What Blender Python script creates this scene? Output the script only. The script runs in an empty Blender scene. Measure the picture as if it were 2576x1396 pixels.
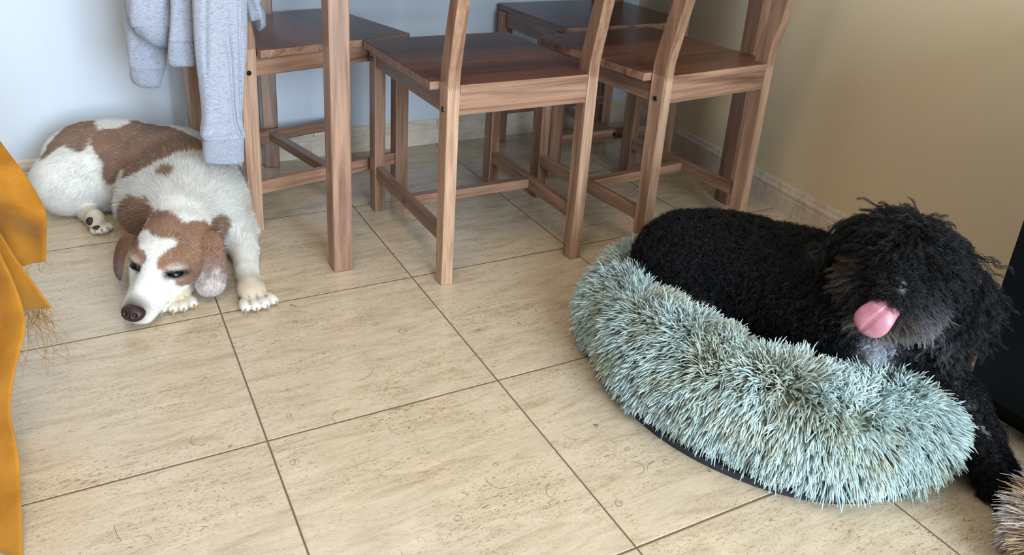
import bpy, bmesh, math, random
import numpy as np
from mathutils import Vector, Matrix
random.seed(7)
RNG = np.random.default_rng(11)
scene = bpy.context.scene
COL = scene.collection
PI = math.pi

# ------------------------------------------------------------------ camera
W, H = 2576.0, 1396.0
FPX, YAW, PITCH, ROLL = 1998.16, 0.47899, 0.39119, 0.05114
CAM = np.array([-0.18564, -1.43910, 0.85948])
OX, OY = -87.93, -223.21
def cam_axes():
    cy, sy, cp, sp = math.cos(YAW), math.sin(YAW), math.cos(PITCH), math.sin(PITCH)
    cr, sr = math.cos(ROLL), math.sin(ROLL)
    f = np.array([sy*cp, cy*cp, -sp]); rt = np.array([cy, -sy, 0.0]); up = np.cross(rt, f)
    return cr*rt+sr*up, -sr*rt+cr*up, f
CR, CU, CF = cam_axes()
cam_data = bpy.data.cameras.new('camera')
cam = bpy.data.objects.new('camera', cam_data); COL.objects.link(cam)
cam_data.sensor_width = 36.0; cam_data.sensor_fit = 'HORIZONTAL'
cam_data.lens = FPX/W*36.0
cam_data.shift_x = -OX/W; cam_data.shift_y = OY/W
cam_data.clip_start = 0.02
cam.matrix_world = Matrix(((CR[0], CU[0], -CF[0], CAM[0]), (CR[1], CU[1], -CF[1], CAM[1]), (CR[2], CU[2], -CF[2], CAM[2]), (0, 0, 0, 1)))
scene.camera = cam

# ------------------------------------------------------------------ light and exposure
scene.view_settings.view_transform = 'Standard'
scene.view_settings.look = 'None'
scene.view_settings.gamma = 1.0
scene.view_settings.use_curve_mapping = False
scene.view_settings.exposure = 0.0
world = bpy.data.worlds.new('world'); scene.world = world; world.use_nodes = True
wn = world.node_tree.nodes; wl = world.node_tree.links
wn['Background'].inputs[0].default_value = (0.55, 0.75, 1.0, 1)
wn['Background'].inputs[1].default_value = 1.0
def area(name, loc, target, sx, sy, power, colr):
    l = bpy.data.lights.new(name, 'AREA'); l.shape = 'RECTANGLE'; l.size = sx; l.size_y = sy
    l.energy = power; l.color = colr
    o = bpy.data.objects.new(name, l); COL.objects.link(o)
    o.location = loc
    d = Vector(target)-Vector(loc)
    o.rotation_euler = d.to_track_quat('-Z', 'Y').to_euler()
    return o
WIN_X0, WIN_X1, WIN_Z0, WIN_Z1, FRONT_Y = -0.35, 1.15, 0.05, 2.2, -3.2
area('window_daylight', ((WIN_X0+WIN_X1)/2, FRONT_Y-0.12, (WIN_Z0+WIN_Z1)/2), ((WIN_X0+WIN_X1)/2, 0, 1.0), 1.5, 2.1, 212.0, (0.67, 0.83, 1.0))
area('warm_fill_light', (-0.3, -0.9, 2.42), (-0.3, -0.9, 0), 0.5, 0.5, 13.0, (1.0, 0.80, 0.58))  # added warm fill from overhead, no known lamp hangs here

# ------------------------------------------------------------------ helpers
def ray(px, py):
    return CR*((px-W/2-OX)/FPX) - CU*((py-H/2-OY)/FPX) + CF
def at(px, py, z):
    d = ray(px, py); return CAM+d*((z-CAM[2])/d[2])
def aty(px, py, y):
    d = ray(px, py); return CAM+d*((y-CAM[1])/d[1])
def atx(px, py, x):
    d = ray(px, py); return CAM+d*((x-CAM[0])/d[0])
def lerp(a, b, t): return a+(b-a)*t
def unit(v):
    v = np.asarray(v, float); n = np.linalg.norm(v, axis=-1, keepdims=True); return v/np.maximum(n, 1e-9)
def srgb(r, g, b):
    f = lambda c: (c/255/12.92) if c/255 <= 0.04045 else ((c/255+0.055)/1.055)**2.4
    return (f(r), f(g), f(b))

def tag(o, label=None, cat=None, group=None, kind=None):
    if label: o['label'] = label
    if cat: o['category'] = cat
    if group: o['group'] = group
    if kind: o['kind'] = kind
    return o
def empty(name, loc=(0, 0, 0), rz=0.0):
    o = bpy.data.objects.new(name, None); COL.objects.link(o)
    o.location = [float(c) for c in loc]; o.rotation_euler = (0, 0, rz); o.empty_display_size = 0.05
    return o
def link(name, me, m=None, parent=None, smooth=False):
    o = bpy.data.objects.new(name, me); COL.objects.link(o)
    if m: me.materials.append(m)
    if parent:
        o.parent = parent
    if smooth:
        me.shade_smooth()
    return o
def from_bm(name, bm, m, parent=None, smooth=False):
    me = bpy.data.meshes.new(name); bm.to_mesh(me); bm.free()
    return link(name, me, m, parent, smooth)
def np_mesh(name, V, F, colors=None, smooth=True):
    """V (n,3), F (m,k) all faces of the same size; colors (n,3)"""
    V = np.asarray(V, np.float32); F = np.asarray(F, np.int32)
    me = bpy.data.meshes.new(name)
    me.vertices.add(len(V)); me.vertices.foreach_set('co', V.ravel())
    k = F.shape[1]
    me.loops.add(F.size); me.loops.foreach_set('vertex_index', F.ravel())
    me.polygons.add(len(F))
    me.polygons.foreach_set('loop_start', np.arange(0, F.size, k, dtype=np.int32))
    me.polygons.foreach_set('loop_total', np.full(len(F), k, np.int32))
    me.update(calc_edges=True)
    if smooth: me.polygons.foreach_set('use_smooth', np.ones(len(F), bool))
    if colors is not None:
        a = me.color_attributes.new('coat', 'FLOAT_COLOR', 'POINT')
        c = np.ones((len(V), 4), np.float32); c[:, :3] = colors
        a.data.foreach_set('color', c.ravel())
    return me
def box_bm(bm, lo, hi, bev=0.002, seg=2):
    c = [(a+b)/2 for a, b in zip(lo, hi)]; s = [abs(b-a) for a, b in zip(lo, hi)]
    r = bmesh.ops.create_cube(bm, size=1.0, matrix=Matrix.Translation(c) @ Matrix.Diagonal((*s, 1)))
    if bev:
        vs = set(r['verts']); es = [e for e in bm.edges if e.verts[0] in vs and e.verts[1] in vs]
        bmesh.ops.bevel(bm, geom=es, offset=bev, segments=seg, affect='EDGES', profile=0.5)
def box(name, lo, hi, m, parent=None, bev=0.002):
    bm = bmesh.new(); box_bm(bm, lo, hi, bev); return from_bm(name, bm, m, parent)
def prism(name, poly, axis, a0, a1, m, parent=None, bev=0.002):
    """poly: list of 2-D points; extruded along axis 'x' between a0 and a1 (points are y,z) or 'z' (points x,y)"""
    bm = bmesh.new()
    mk = (lambda p, a: (a, p[0], p[1])) if axis == 'x' else (lambda p, a: (p[0], p[1], a))
    A = [bm.verts.new(mk(p, a0)) for p in poly]; B = [bm.verts.new(mk(p, a1)) for p in poly]
    n = len(poly)
    bm.faces.new(A); bm.faces.new(B[::-1])
    for i in range(n): bm.faces.new((A[i], B[i], B[(i+1) % n], A[(i+1) % n]))
    bmesh.ops.recalc_face_normals(bm, faces=bm.faces)
    if bev:
        es = [e for e in bm.edges if len(e.link_faces) == 2 and e.calc_face_angle(0) > 0.5]
        bmesh.ops.bevel(bm, geom=es, offset=bev, segments=2, affect='EDGES', profile=0.5)
    return from_bm(name, bm, m, parent)
def smooth_path(P, n):
    """Catmull-Rom through points (any dimension) -> n samples"""
    P = np.asarray(P, float); Q = np.vstack([2*P[0]-P[1], P, 2*P[-1]-P[-2]])
    t = np.linspace(0, len(P)-1-1e-9, n); i = t.astype(int); u = (t-i)[:, None]
    a, b, c, d = Q[i], Q[i+1], Q[i+2], Q[i+3]
    return 0.5*((2*b)+(-a+c)*u+(2*a-5*b+4*c-d)*u*u+(-a+3*b-3*c+d)*u**3)
def loft(name, secs, m, parent=None, nu=28, n=40, power=2.0, disp=None, sub=0):
    """secs: rows (centre xyz, half-width vector xyz, half-thickness vector xyz)"""
    S = smooth_path(np.array([np.concatenate(s) for s in secs], float), n)
    th = np.linspace(0, 2*PI, nu, endpoint=False)
    c = np.sign(np.cos(th))*np.abs(np.cos(th))**(2/power); s = np.sign(np.sin(th))*np.abs(np.sin(th))**(2/power)
    V = S[:, None, 0:3]+c[None, :, None]*S[:, None, 3:6]+s[None, :, None]*S[:, None, 6:9]
    if disp is not None: V = disp(V, np.linspace(0, 1, n)[:, None], th[None, :])
    V = V.reshape(-1, 3)
    F = []
    for i in range(n-1):
        for j in range(nu):
            F.append((i*nu+j, i*nu+(j+1) % nu, (i+1)*nu+(j+1) % nu, (i+1)*nu+j))
    bm = bmesh.new(); vs = [bm.verts.new(v) for v in V]
    for f in F: bm.faces.new([vs[k] for k in f])
    for r0 in (0, (n-1)*nu):
        cv = bm.verts.new(V[r0:r0+nu].mean(0))
        for j in range(nu): bm.faces.new((vs[r0+j], vs[r0+(j+1) % nu], cv))
    bmesh.ops.recalc_face_normals(bm, faces=bm.faces)
    o = from_bm(name, bm, m, parent, True)
    return o
def tube(name, pts, r, m, parent=None, n=24, nu=8):
    P = smooth_path(pts, n); rr = np.interp(np.linspace(0, 1, n), np.linspace(0, 1, len(np.atleast_1d(r))), np.atleast_1d(r))
    T = unit(np.gradient(P, axis=0)); ref = np.array([0.13, 0.21, 1.0]); A = unit(np.cross(T, ref)); B = np.cross(T, A)
    secs = [(P[i], A[i]*rr[i], B[i]*rr[i]) for i in range(n)]
    return loft(name, secs, m, parent, nu=nu, n=n)

# ------------------------------------------------------------------ materials
def nodes(name):
    m = bpy.data.materials.new(name); m.use_nodes = True
    nt = m.node_tree; b = nt.nodes['Principled BSDF']
    return m, nt, b
def N(nt, t, **kw):
    n = nt.nodes.new(t)
    for k, v in kw.items():
        if k in n.inputs: n.inputs[k].default_value = v
        else: setattr(n, k, v)
    return n
def ramp(nt, stops):
    r = nt.nodes.new('ShaderNodeValToRGB')
    while len(r.color_ramp.elements) < len(stops): r.color_ramp.elements.new(0.5)
    for e, (p, c) in zip(r.color_ramp.elements, stops):
        e.position = p; e.color = (*c, 1) if len(c) == 3 else c
    return r
def math_node(nt, op, a, b=None, c=None):
    n = nt.nodes.new('ShaderNodeMath'); n.operation = op
    for i, v in enumerate((a, b, c)):
        if v is None: continue
        if isinstance(v, (int, float)): n.inputs[i].default_value = v
        else: nt.links.new(v, n.inputs[i])
    return n.outputs[0]
def mixc(nt, fac, a, b, blend='MIX'):
    n = nt.nodes.new('ShaderNodeMix'); n.data_type = 'RGBA'; n.blend_type = blend
    for sock, v in ((n.inputs[0], fac), (n.inputs[6], a), (n.inputs[7], b)):
        if isinstance(v, (int, float)): sock.default_value = v
        elif isinstance(v, tuple): sock.default_value = (*v, 1) if len(v) == 3 else v
        else: nt.links.new(v, sock)
    return n.outputs[2]
def plain(name, colr, rough=0.5, spec=0.5, **kw):
    m, nt, b = nodes(name)
    b.inputs['Base Color'].default_value = (*colr, 1); b.inputs['Roughness'].default_value = rough
    b.inputs['Specular IOR Level'].default_value = spec
    for k, v in kw.items(): b.inputs[k].default_value = v
    return m
def wood(name, axis, dark, light, joint=False, planks=False):
    m, nt, b = nodes(name)
    tc = N(nt, 'ShaderNodeTexCoord'); oi = N(nt, 'ShaderNodeObjectInfo')
    off = N(nt, 'ShaderNodeVectorMath', operation='SCALE'); off.inputs[0].default_value = (3.1, 5.7, 9.3)
    nt.links.new(oi.outputs['Random'], off.inputs['Scale'])
    add = N(nt, 'ShaderNodeVectorMath', operation='ADD'); nt.links.new(tc.outputs['Object'], add.inputs[0]); nt.links.new(off.outputs[0], add.inputs[1])
    mp = N(nt, 'ShaderNodeMapping'); nt.links.new(add.outputs[0], mp.inputs[0])
    s = [34.0, 34.0, 34.0]; s[axis] = 2.2; mp.inputs['Scale'].default_value = s
    n1 = N(nt, 'ShaderNodeTexNoise', Scale=1.0, Detail=6.0, Roughness=0.6, Distortion=0.9); nt.links.new(mp.outputs[0], n1.inputs['Vector'])
    mp2 = N(nt, 'ShaderNodeMapping'); nt.links.new(add.outputs[0], mp2.inputs[0])
    s = [260.0, 260.0, 260.0]; s[axis] = 9.0; mp2.inputs['Scale'].default_value = s
    n2 = N(nt, 'ShaderNodeTexNoise', Scale=1.0, Detail=3.0, Roughness=0.5); nt.links.new(mp2.outputs[0], n2.inputs['Vector'])
    r1 = ramp(nt, [(0.3, dark), (0.52, tuple(lerp(np.array(dark), np.array(light), 0.6))), (0.72, light)])
    nt.links.new(n1.outputs[0], r1.inputs[0])
    r2 = ramp(nt, [(0.35, (0.72, 0.68, 0.66)), (0.6, (1, 1, 1))]); nt.links.new(n2.outputs[0], r2.inputs[0])
    c = mixc(nt, 0.75, r1.outputs[0], r2.outputs[0], 'MULTIPLY')
    rv = math_node(nt, 'MULTIPLY_ADD', oi.outputs['Random'], 0.32, 0.84)
    hv = N(nt, 'ShaderNodeHueSaturation'); nt.links.new(c, hv.inputs['Color']); nt.links.new(rv, hv.inputs['Value'])
    c = hv.outputs[0]
    sep = N(nt, 'ShaderNodeSeparateXYZ'); nt.links.new(tc.outputs['Object'], sep.inputs[0])
    if joint:
        tri = math_node(nt, 'PINGPONG', sep.outputs[0], 0.0024)
        z = math_node(nt, 'MULTIPLY_ADD', tri, -5.5, sep.outputs[2])
        up = math_node(nt, 'GREATER_THAN', z, 0.434)
        c = mixc(nt, up, mixc(nt, 1.0, c, (1.22, 1.24, 1.26), 'MULTIPLY'), mixc(nt, 1.0, c, (0.86, 0.80, 0.76), 'MULTIPLY'))
    if planks:
        fl = math_node(nt, 'FLOOR', math_node(nt, 'MULTIPLY', sep.outputs[1], 1/0.072))
        wnz = N(nt, 'ShaderNodeTexWhiteNoise', noise_dimensions='1D'); nt.links.new(fl, wnz.inputs['W'])
        v = math_node(nt, 'MULTIPLY_ADD', wnz.outputs[0], 0.5, 0.75)
        h2 = N(nt, 'ShaderNodeHueSaturation'); nt.links.new(c, h2.inputs['Color']); nt.links.new(v, h2.inputs['Value']); c = h2.outputs[0]
    nt.links.new(c, b.inputs['Base Color'])
    rr = math_node(nt, 'MULTIPLY_ADD', n1.outputs[0], 0.18, 0.24); nt.links.new(rr, b.inputs['Roughness'])
    bp = N(nt, 'ShaderNodeBump', Strength=0.12, Distance=0.001); nt.links.new(n2.outputs[0], bp.inputs['Height']); nt.links.new(bp.outputs[0], b.inputs['Normal'])
    b.inputs['Coat Weight'].default_value = 0.25; b.inputs['Coat Roughness'].default_value = 0.2
    return m
WD, WL = srgb(104, 70, 54), srgb(170, 132, 106)
M_WX = wood('stained_wood_x', 0, WD, WL); M_WY = wood('stained_wood_y', 1, WD, WL); M_WZ = wood('stained_wood_z', 2, WD, WL)
M_POST = wood('stained_wood_post', 2, srgb(128, 94, 72), srgb(188, 152, 124), joint=True)
M_SEAT = wood('stained_wood_seat', 0, srgb(72, 42, 32), srgb(128, 82, 62), planks=True)
M_CAP = plain('black_cap', (0.008, 0.009, 0.012), 0.25)

def tile_material(name, grout=True, fleck=0.85, size=0.41, base=(204, 187, 162), wall=False):
    m, nt, b = nodes(name)
    tc = N(nt, 'ShaderNodeTexCoord'); sep = N(nt, 'ShaderNodeSeparateXYZ'); nt.links.new(tc.outputs['Object'], sep.inputs[0])
    ux = math_node(nt, 'DIVIDE', sep.outputs[0], size); uy = math_node(nt, 'DIVIDE', sep.outputs[1], size)
    ix = math_node(nt, 'FLOOR', ux); iy = math_node(nt, 'FLOOR', uy)
    cmb = N(nt, 'ShaderNodeCombineXYZ'); nt.links.new(ix, cmb.inputs[0]); nt.links.new(iy, cmb.inputs[1])
    wnz = N(nt, 'ShaderNodeTexWhiteNoise', noise_dimensions='3D'); nt.links.new(cmb.outputs[0], wnz.inputs['Vector'])
    sc = N(nt, 'ShaderNodeVectorMath', operation='SCALE'); nt.links.new(wnz.outputs['Color'], sc.inputs[0]); sc.inputs['Scale'].default_value = 7.0
    add = N(nt, 'ShaderNodeVectorMath', operation='ADD'); nt.links.new(tc.outputs['Object'], add.inputs[0]); nt.links.new(sc.outputs[0], add.inputs[1])
    def noise(scale, rot, d, rough, dist):
        mp = N(nt, 'ShaderNodeMapping'); nt.links.new(add.outputs[0], mp.inputs[0])
        mp.inputs['Scale'].default_value = scale; mp.inputs['Rotation'].default_value = (0, 0, rot)
        n = N(nt, 'ShaderNodeTexNoise', Scale=1.0, Detail=d, Roughness=rough, Distortion=dist); nt.links.new(mp.outputs[0], n.inputs['Vector'])
        return n.outputs[0]
    soft = noise((9, 48, 20), -0.05, 6, 0.62, 0.9)
    fine = noise((46, 190, 100), -0.07, 4, 0.72, 3.2)
    clust = noise((5, 13, 10), 0.02, 2, 0.5, 0.4)
    warm = noise((2.5, 4, 3), 0.0, 2, 0.5, 0.2)
    bb = np.array(srgb(*base))
    r1 = ramp(nt, [(0.3, tuple(bb*np.array([0.78, 0.74, 0.68]))), (0.52, tuple(bb)), (0.72, tuple(np.minimum(bb*1.14, 0.9)))]); nt.links.new(soft, r1.inputs[0])
    c = r1.outputs[0]
    # small pits and veins, more of them in clusters
    gate = ramp(nt, [(0.36, (0.3, 0.3, 0.3)), (0.66, (1, 1, 1))]); nt.links.new(clust, gate.inputs[0])
    v = ramp(nt, [(0.55, (0, 0, 0)), (0.60, (1, 1, 1))]); nt.links.new(fine, v.inputs[0])
    f = math_node(nt, 'MULTIPLY', v.outputs[0], gate.outputs[0]); f = math_node(nt, 'MULTIPLY', f, fleck)
    c = mixc(nt, f, c, srgb(134, 98, 56))
    c = mixc(nt, math_node(nt, 'MULTIPLY', warm, 0.35), c, mixc(nt, 1.0, c, (1.05, 0.93, 0.80), 'MULTIPLY'))
    rough = math_node(nt, 'MULTIPLY_ADD', fine, 0.14, 0.06)
    if grout:
        g = 0.0028/size
        ex = math_node(nt, 'PINGPONG', ux, 0.5); ey = math_node(nt, 'PINGPONG', uy, 0.5)
        e = math_node(nt, 'MINIMUM', ex, ey)
        ln = math_node(nt, 'LESS_THAN', e, g/2)
        c = mixc(nt, ln, c, srgb(112, 88, 66)); rough = math_node(nt, 'MULTIPLY_ADD', ln, 0.5, rough)
        h = N(nt, 'ShaderNodeMapRange'); nt.links.new(e, h.inputs['Value']); h.inputs['From Min'].default_value = g*0.4; h.inputs['From Max'].default_value = g*1.1
        h.interpolation_type = 'SMOOTHSTEP'
        hh = math_node(nt, 'MULTIPLY_ADD', fine, 0.10, h.outputs[0])
        bp = N(nt, 'ShaderNodeBump', Strength=0.5, Distance=0.0012); nt.links.new(hh, bp.inputs['Height']); nt.links.new(bp.outputs[0], b.inputs['Normal'])
    nt.links.new(c, b.inputs['Base Color']); nt.links.new(rough, b.inputs['Roughness'])
    b.inputs['Specular IOR Level'].default_value = 0.55
    return m
M_FLOOR = tile_material('travertine_tile')
M_BASE = tile_material('skirting_tile', grout=False, fleck=0.35, size=0.41, base=(222, 210, 192))
M_GROUT = plain('grout', srgb(205, 195, 180), 0.8)
def paint(name, colr):
    m, nt, b = nodes(name); b.inputs['Base Color'].default_value = (*colr, 1); b.inputs['Roughness'].default_value = 0.55
    b.inputs['Specular IOR Level'].default_value = 0.25
    tc = N(nt, 'ShaderNodeTexCoord'); n = N(nt, 'ShaderNodeTexNoise', Scale=9.0, Detail=4.0); nt.links.new(tc.outputs['Object'], n.inputs['Vector'])
    bp = N(nt, 'ShaderNodeBump', Strength=0.12, Distance=0.004); nt.links.new(n.outputs[0], bp.inputs['Height']); nt.links.new(bp.outputs[0], b.inputs['Normal'])
    return m
M_WHITE = paint('white_paint', srgb(210, 216, 224)); M_CREAM = paint('cream_paint', srgb(236, 218, 184)); M_CEIL = paint('ceiling_paint', srgb(206, 200, 190))

# ------------------------------------------------------------------ room shell
BACK_Y = 0.817; WALL_ANG = math.atan(0.094)
def wall_x(y): return 1.508+0.094*y           # face of the right wall at depth y
XL = -3.0; CEIL_Z = 2.5
def struct(name, bm_fn, m):
    bm = bmesh.new(); bm_fn(bm); o = from_bm(name, bm, m); tag(o, kind='structure'); return o
struct('floor', lambda bm: box_bm(bm, (XL-0.2, FRONT_Y-0.3, -0.08), (2.2, 1.2, 0.0), 0), M_FLOOR)
struct('ceiling', lambda bm: box_bm(bm, (XL-0.2, FRONT_Y-0.3, CEIL_Z), (2.2, 1.2, CEIL_Z+0.1), 0), M_CEIL)
struct('wall_back', lambda bm: box_bm(bm, (XL, BACK_Y, -0.02), (1.9, BACK_Y+0.12, CEIL_Z+0.02), 0), M_WHITE)
struct('wall_left', lambda bm: box_bm(bm, (XL-0.12, FRONT_Y-0.2, -0.02), (XL, BACK_Y+0.12, CEIL_Z+0.02), 0), paint('low_bounce_taupe', srgb(150, 134, 116)))  # out of view; toned dark to weaken bounce onto the chairs' left sides
def quad_prism(bm, pts, z0, z1):
    A = [bm.verts.new((p[0], p[1], z0)) for p in pts]; B = [bm.verts.new((p[0], p[1], z1)) for p in pts]
    bm.faces.new(A); bm.faces.new(B)
    for i in range(len(pts)): bm.faces.new((A[i], B[i], B[(i+1) % len(pts)], A[(i+1) % len(pts)]))
    bmesh.ops.recalc_face_normals(bm, faces=bm.faces)
struct('wall_right', lambda bm: quad_prism(bm, [(wall_x(BACK_Y+0.1), BACK_Y+0.1), (wall_x(BACK_Y+0.1)+0.15, BACK_Y+0.1), (wall_x(FRONT_Y-0.1)+0.15, FRONT_Y-0.1), (wall_x(FRONT_Y-0.1), FRONT_Y-0.1)], -0.02, CEIL_Z+0.02), M_CREAM)
# front of the room, behind the camera, with the balcony window
def front(bm):
    box_bm(bm, (XL, FRONT_Y-0.1, -0.02), (WIN_X0, FRONT_Y, CEIL_Z+0.02), 0)
    box_bm(bm, (WIN_X1, FRONT_Y-0.1, -0.02), (1.35, FRONT_Y, CEIL_Z+0.02), 0)
    box_bm(bm, (WIN_X0, FRONT_Y-0.1, WIN_Z1), (WIN_X1, FRONT_Y, CEIL_Z+0.02), 0)
    box_bm(bm, (WIN_X0, FRONT_Y-0.1, -0.02), (WIN_X1, FRONT_Y, WIN_Z0), 0)
struct('wall_front', front, M_WHITE)
M_FRAME = plain('white_frame', srgb(230, 230, 230), 0.4)
def wframe(bm):
    for x in (WIN_X0, (WIN_X0+WIN_X1)/2-0.03, WIN_X1-0.06): box_bm(bm, (x, FRONT_Y-0.08, WIN_Z0), (x+0.06, FRONT_Y-0.03, WIN_Z1), 0.003)
    for z in (WIN_Z0, WIN_Z1-0.06): box_bm(bm, (WIN_X0, FRONT_Y-0.08, z), (WIN_X1, FRONT_Y-0.03, z+0.06), 0.003)
struct('window_1', wframe, M_FRAME)

# skirting: profiled tile strips with real joints
def skirting(name, p0, p1, nrm, joints, h=0.082, t=0.012):
    """runs from p0 to p1 (2-D); nrm points into the room; joints = distances along it"""
    p0 = np.array(p0, float); p1 = np.array(p1, float); d = unit(p1-p0); L = np.linalg.norm(p1-p0); nrm = np.array(nrm, float)
    prof = [(0, 0), (t, 0), (t, h*0.60), (t*0.82, h*0.63), (t*0.95, h*0.67), (t*0.95, h*0.76), (t*0.62, h*0.86), (t*0.45, h*0.94), (t*0.2, h), (0, h)]
    root = None
    cuts = [0]+list(joints)+[L]
    bm = bmesh.new()
    for a, b in zip(cuts[:-1], cuts[1:]):
        a += 0.0012; b -= 0.0012
        A = [bm.verts.new((*(p0+d*a+nrm*(u)), z)) for u, z in prof]; B = [bm.verts.new((*(p0+d*b+nrm*(u)), z)) for u, z in prof]
        bm.faces.new(A); bm.faces.new(B)
        for i in range(len(prof)): bm.faces.new((A[i], B[i], B[(i+1) % len(prof)], A[(i+1) % len(prof)]))
    bmesh.ops.recalc_face_normals(bm, faces=bm.faces)
    o = from_bm(name, bm, M_BASE); tag(o, kind='structure')
    bm = bmesh.new()
    for j in joints:
        A = [(p0+d*(j-0.0014)+nrm*u*0.9) for u in (0, t)]; B = [(p0+d*(j+0.0014)+nrm*u*0.9) for u in (0, t)]
        quad_prism(bm, [A[0], A[1], B[1], B[0]], 0, h*0.80)
    g = from_bm('baseboard_joint', bm, M_GROUT, o); tag(g, kind='structure')
    return o
jx = [0.41*k+0.42-XL-0.0 for k in range(-7, 3)]
jx = [v for v in [0.4168+0.41*k-XL for k in range(-6, 3)] if 0.02 < v < 3.9]
skirting('baseboard_back', (XL, BACK_Y), (wall_x(BACK_Y)-0.0, BACK_Y), (0, -1), jx)
rn = unit(np.array([-1.0, 0.094])); rd0 = np.array([wall_x(BACK_Y-0.012), BACK_Y-0.012]); rd1 = np.array([wall_x(-2.0), -2.0])
def along(y): return (BACK_Y-0.012-y)*math.sqrt(1+0.094**2)
skirting('baseboard_right', rd0, rd1, rn, [along(0.45), along(-0.004), along(-0.43), along(-0.85), along(-1.26), along(-1.67)])

# ------------------------------------------------------------------ dining chairs
def make_chair():
    L, D, SZ, SW = 0.180, 0.4592, 0.4477, 0.201
    root = empty('dining_chair')
    zs = [0, 0.30, 0.45, 0.49, 0.53, 0.575, 0.62, 0.70, 0.80, 0.885]
    off = [0.0, 0.0, 0.0, 0.004, 0.012, 0.021, 0.031, 0.050, 0.073, 0.092]
    dep = [0.034, 0.038, 0.040, 0.040, 0.039, 0.038, 0.036, 0.033, 0.030, 0.028]
    Z = smooth_path(np.array([zs, off, dep]).T, 40)
    poly = [(-o, z) for z, o, d in Z]+[(-o+d, z) for z, o, d in Z[::-1]]
    for s in (-1, 1):
        a, b = (s*L, s*(L-0.027)); a, b = min(a, b), max(a, b)
        prism('back_post', poly, 'x', a, b, M_POST, root, 0.0022)
        box('leg', (a, D-0.040, 0), (b+ (0.0 if s > 0 else 0.002), D, SZ-0.018), M_WZ, root, 0.0022)
        # side apron, side stretcher
        xo, xi = s*(L-0.004), s*(L-0.022); xa, xb = min(xo, xi), max(xo, xi)
        box('side_apron', (xa, 0.038, SZ-0.064), (xb, D-0.039, SZ-0.018), M_WY, root, 0.0015)
        box('side_stretcher', (xa, 0.036, 0.094), (xb, D-0.040, 0.126), M_WY, root, 0.002)
        for (y, z, xf) in ((0.020, SZ-0.053, L), (D-0.020, SZ-0.046, L), (D*0.5, 0.110, L-0.004)):
            bm = bmesh.new()
            bmesh.ops.create_cone(bm, cap_ends=True, segments=20, radius1=0.0062, radius2=0.0052, depth=0.003,
                                  matrix=Matrix.Translation((s*(xf+0.0008), y, z)) @ Matrix.Rotation(s*PI/2, 4, 'Y'))
            from_bm('bolt_cap', bm, M_CAP, root)
    box('rear_apron', (-L+0.026, 0.004, SZ-0.064), (L-0.026, 0.022, SZ-0.018), M_WX, root, 0.0015)
    box('front_apron', (-L+0.026, D-0.030, SZ-0.064), (L-0.026, D-0.010, SZ-0.018), M_WX, root, 0.0015)
    box('cross_stretcher', (-L+0.021, D*0.5-0.012, 0.098), (L-0.021, D*0.5+0.012, 0.122), M_WX, root, 0.002)
    # seat board notched round the posts, rounded front corners
    ex = D-0.008
    P = [(-SW, 0.042)]
    r = 0.014
    for k in range(7):
        a = PI - k*PI/12; P.append((-SW+r+r*math.cos(a), ex-r+r*math.sin(a)))
    for k in range(7):
        a = PI/2 - k*PI/12; P.append((SW-r+r*math.cos(a), ex-r+r*math.sin(a)))
    P += [(SW, 0.042), (L-0.0275, 0.042), (L-0.0275, 0.0), (-L+0.0275, 0.0), (-L+0.0275, 0.042)]
    st = prism('seat', P, 'z', SZ-0.018, SZ, M_SEAT, root, 0.0018)
    st.data.materials.append(M_WX)
    for f in st.data.polygons:
        if f.normal.z < 0.6: f.material_index = 1
    # back: top rail and three slats
    def back_y(z): return -float(np.interp(z, zs, off))
    for z0, z1 in ((0.815, 0.875), (0.70, 0.735), (0.62, 0.655)):
        y0 = back_y((z0+z1)/2)
        tilt = (back_y(z1)-back_y(z0))/2
        bm = bmesh.new(); n = 10
        rows = []
        for i in range(n+1):
            x = lerp(-L+0.027, L-0.027, i/n); bow = -0.010*(1-(2*i/n-1)**2)
            rows.append([bm.verts.new((x, y0+0.006+bow-tilt, z0)), bm.verts.new((x, y0+0.024+bow-tilt, z0)), bm.verts.new((x, y0+0.024+bow+tilt, z1)), bm.verts.new((x, y0+0.006+bow+tilt, z1))])
        for i in range(n):
            for j in range(4): bm.faces.new((rows[i][j], rows[i][(j+1) % 4], rows[i+1][(j+1) % 4], rows[i+1][j]))
        bm.faces.new(rows[0]); bm.faces.new(rows[-1]); bmesh.ops.recalc_face_normals(bm, faces=bm.faces)
        from_bm('top_rail' if z0 > 0.8 else 'back_slat', bm, M_WX, root)
    return root
def copy_tree(o, parent=None):
    c = o.copy(); COL.objects.link(c); c.parent = parent
    for ch in o.children: copy_tree(ch, c)
    return c
chairs = [
    ((0.6345, -0.0600), 0.0083, 'middle wooden dining chair, back to the room, between the table leg and the dog bed'),
    ((0.0890, 0.5160), -1.3400, 'brown wooden dining chair with a grey hoodie hanging over its back'),
    ((1.1184, -0.1081), 0.0978, 'brown wooden dining chair directly behind the mint fluffy dog bed, its back to the room'),
    ((1.4684, 0.5974), 1.5774, 'brown wooden dining chair tucked in the far corner against the beige wall'),
]
proto = make_chair()
for i, ((x, y), r, lab) in enumerate(chairs):
    o = proto if i == 0 else copy_tree(proto)
    o.location = (x, y, 0); o.rotation_euler = (0, 0, r)
    tag(o, lab, 'chair', 'wooden chairs around the dining table')

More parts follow.
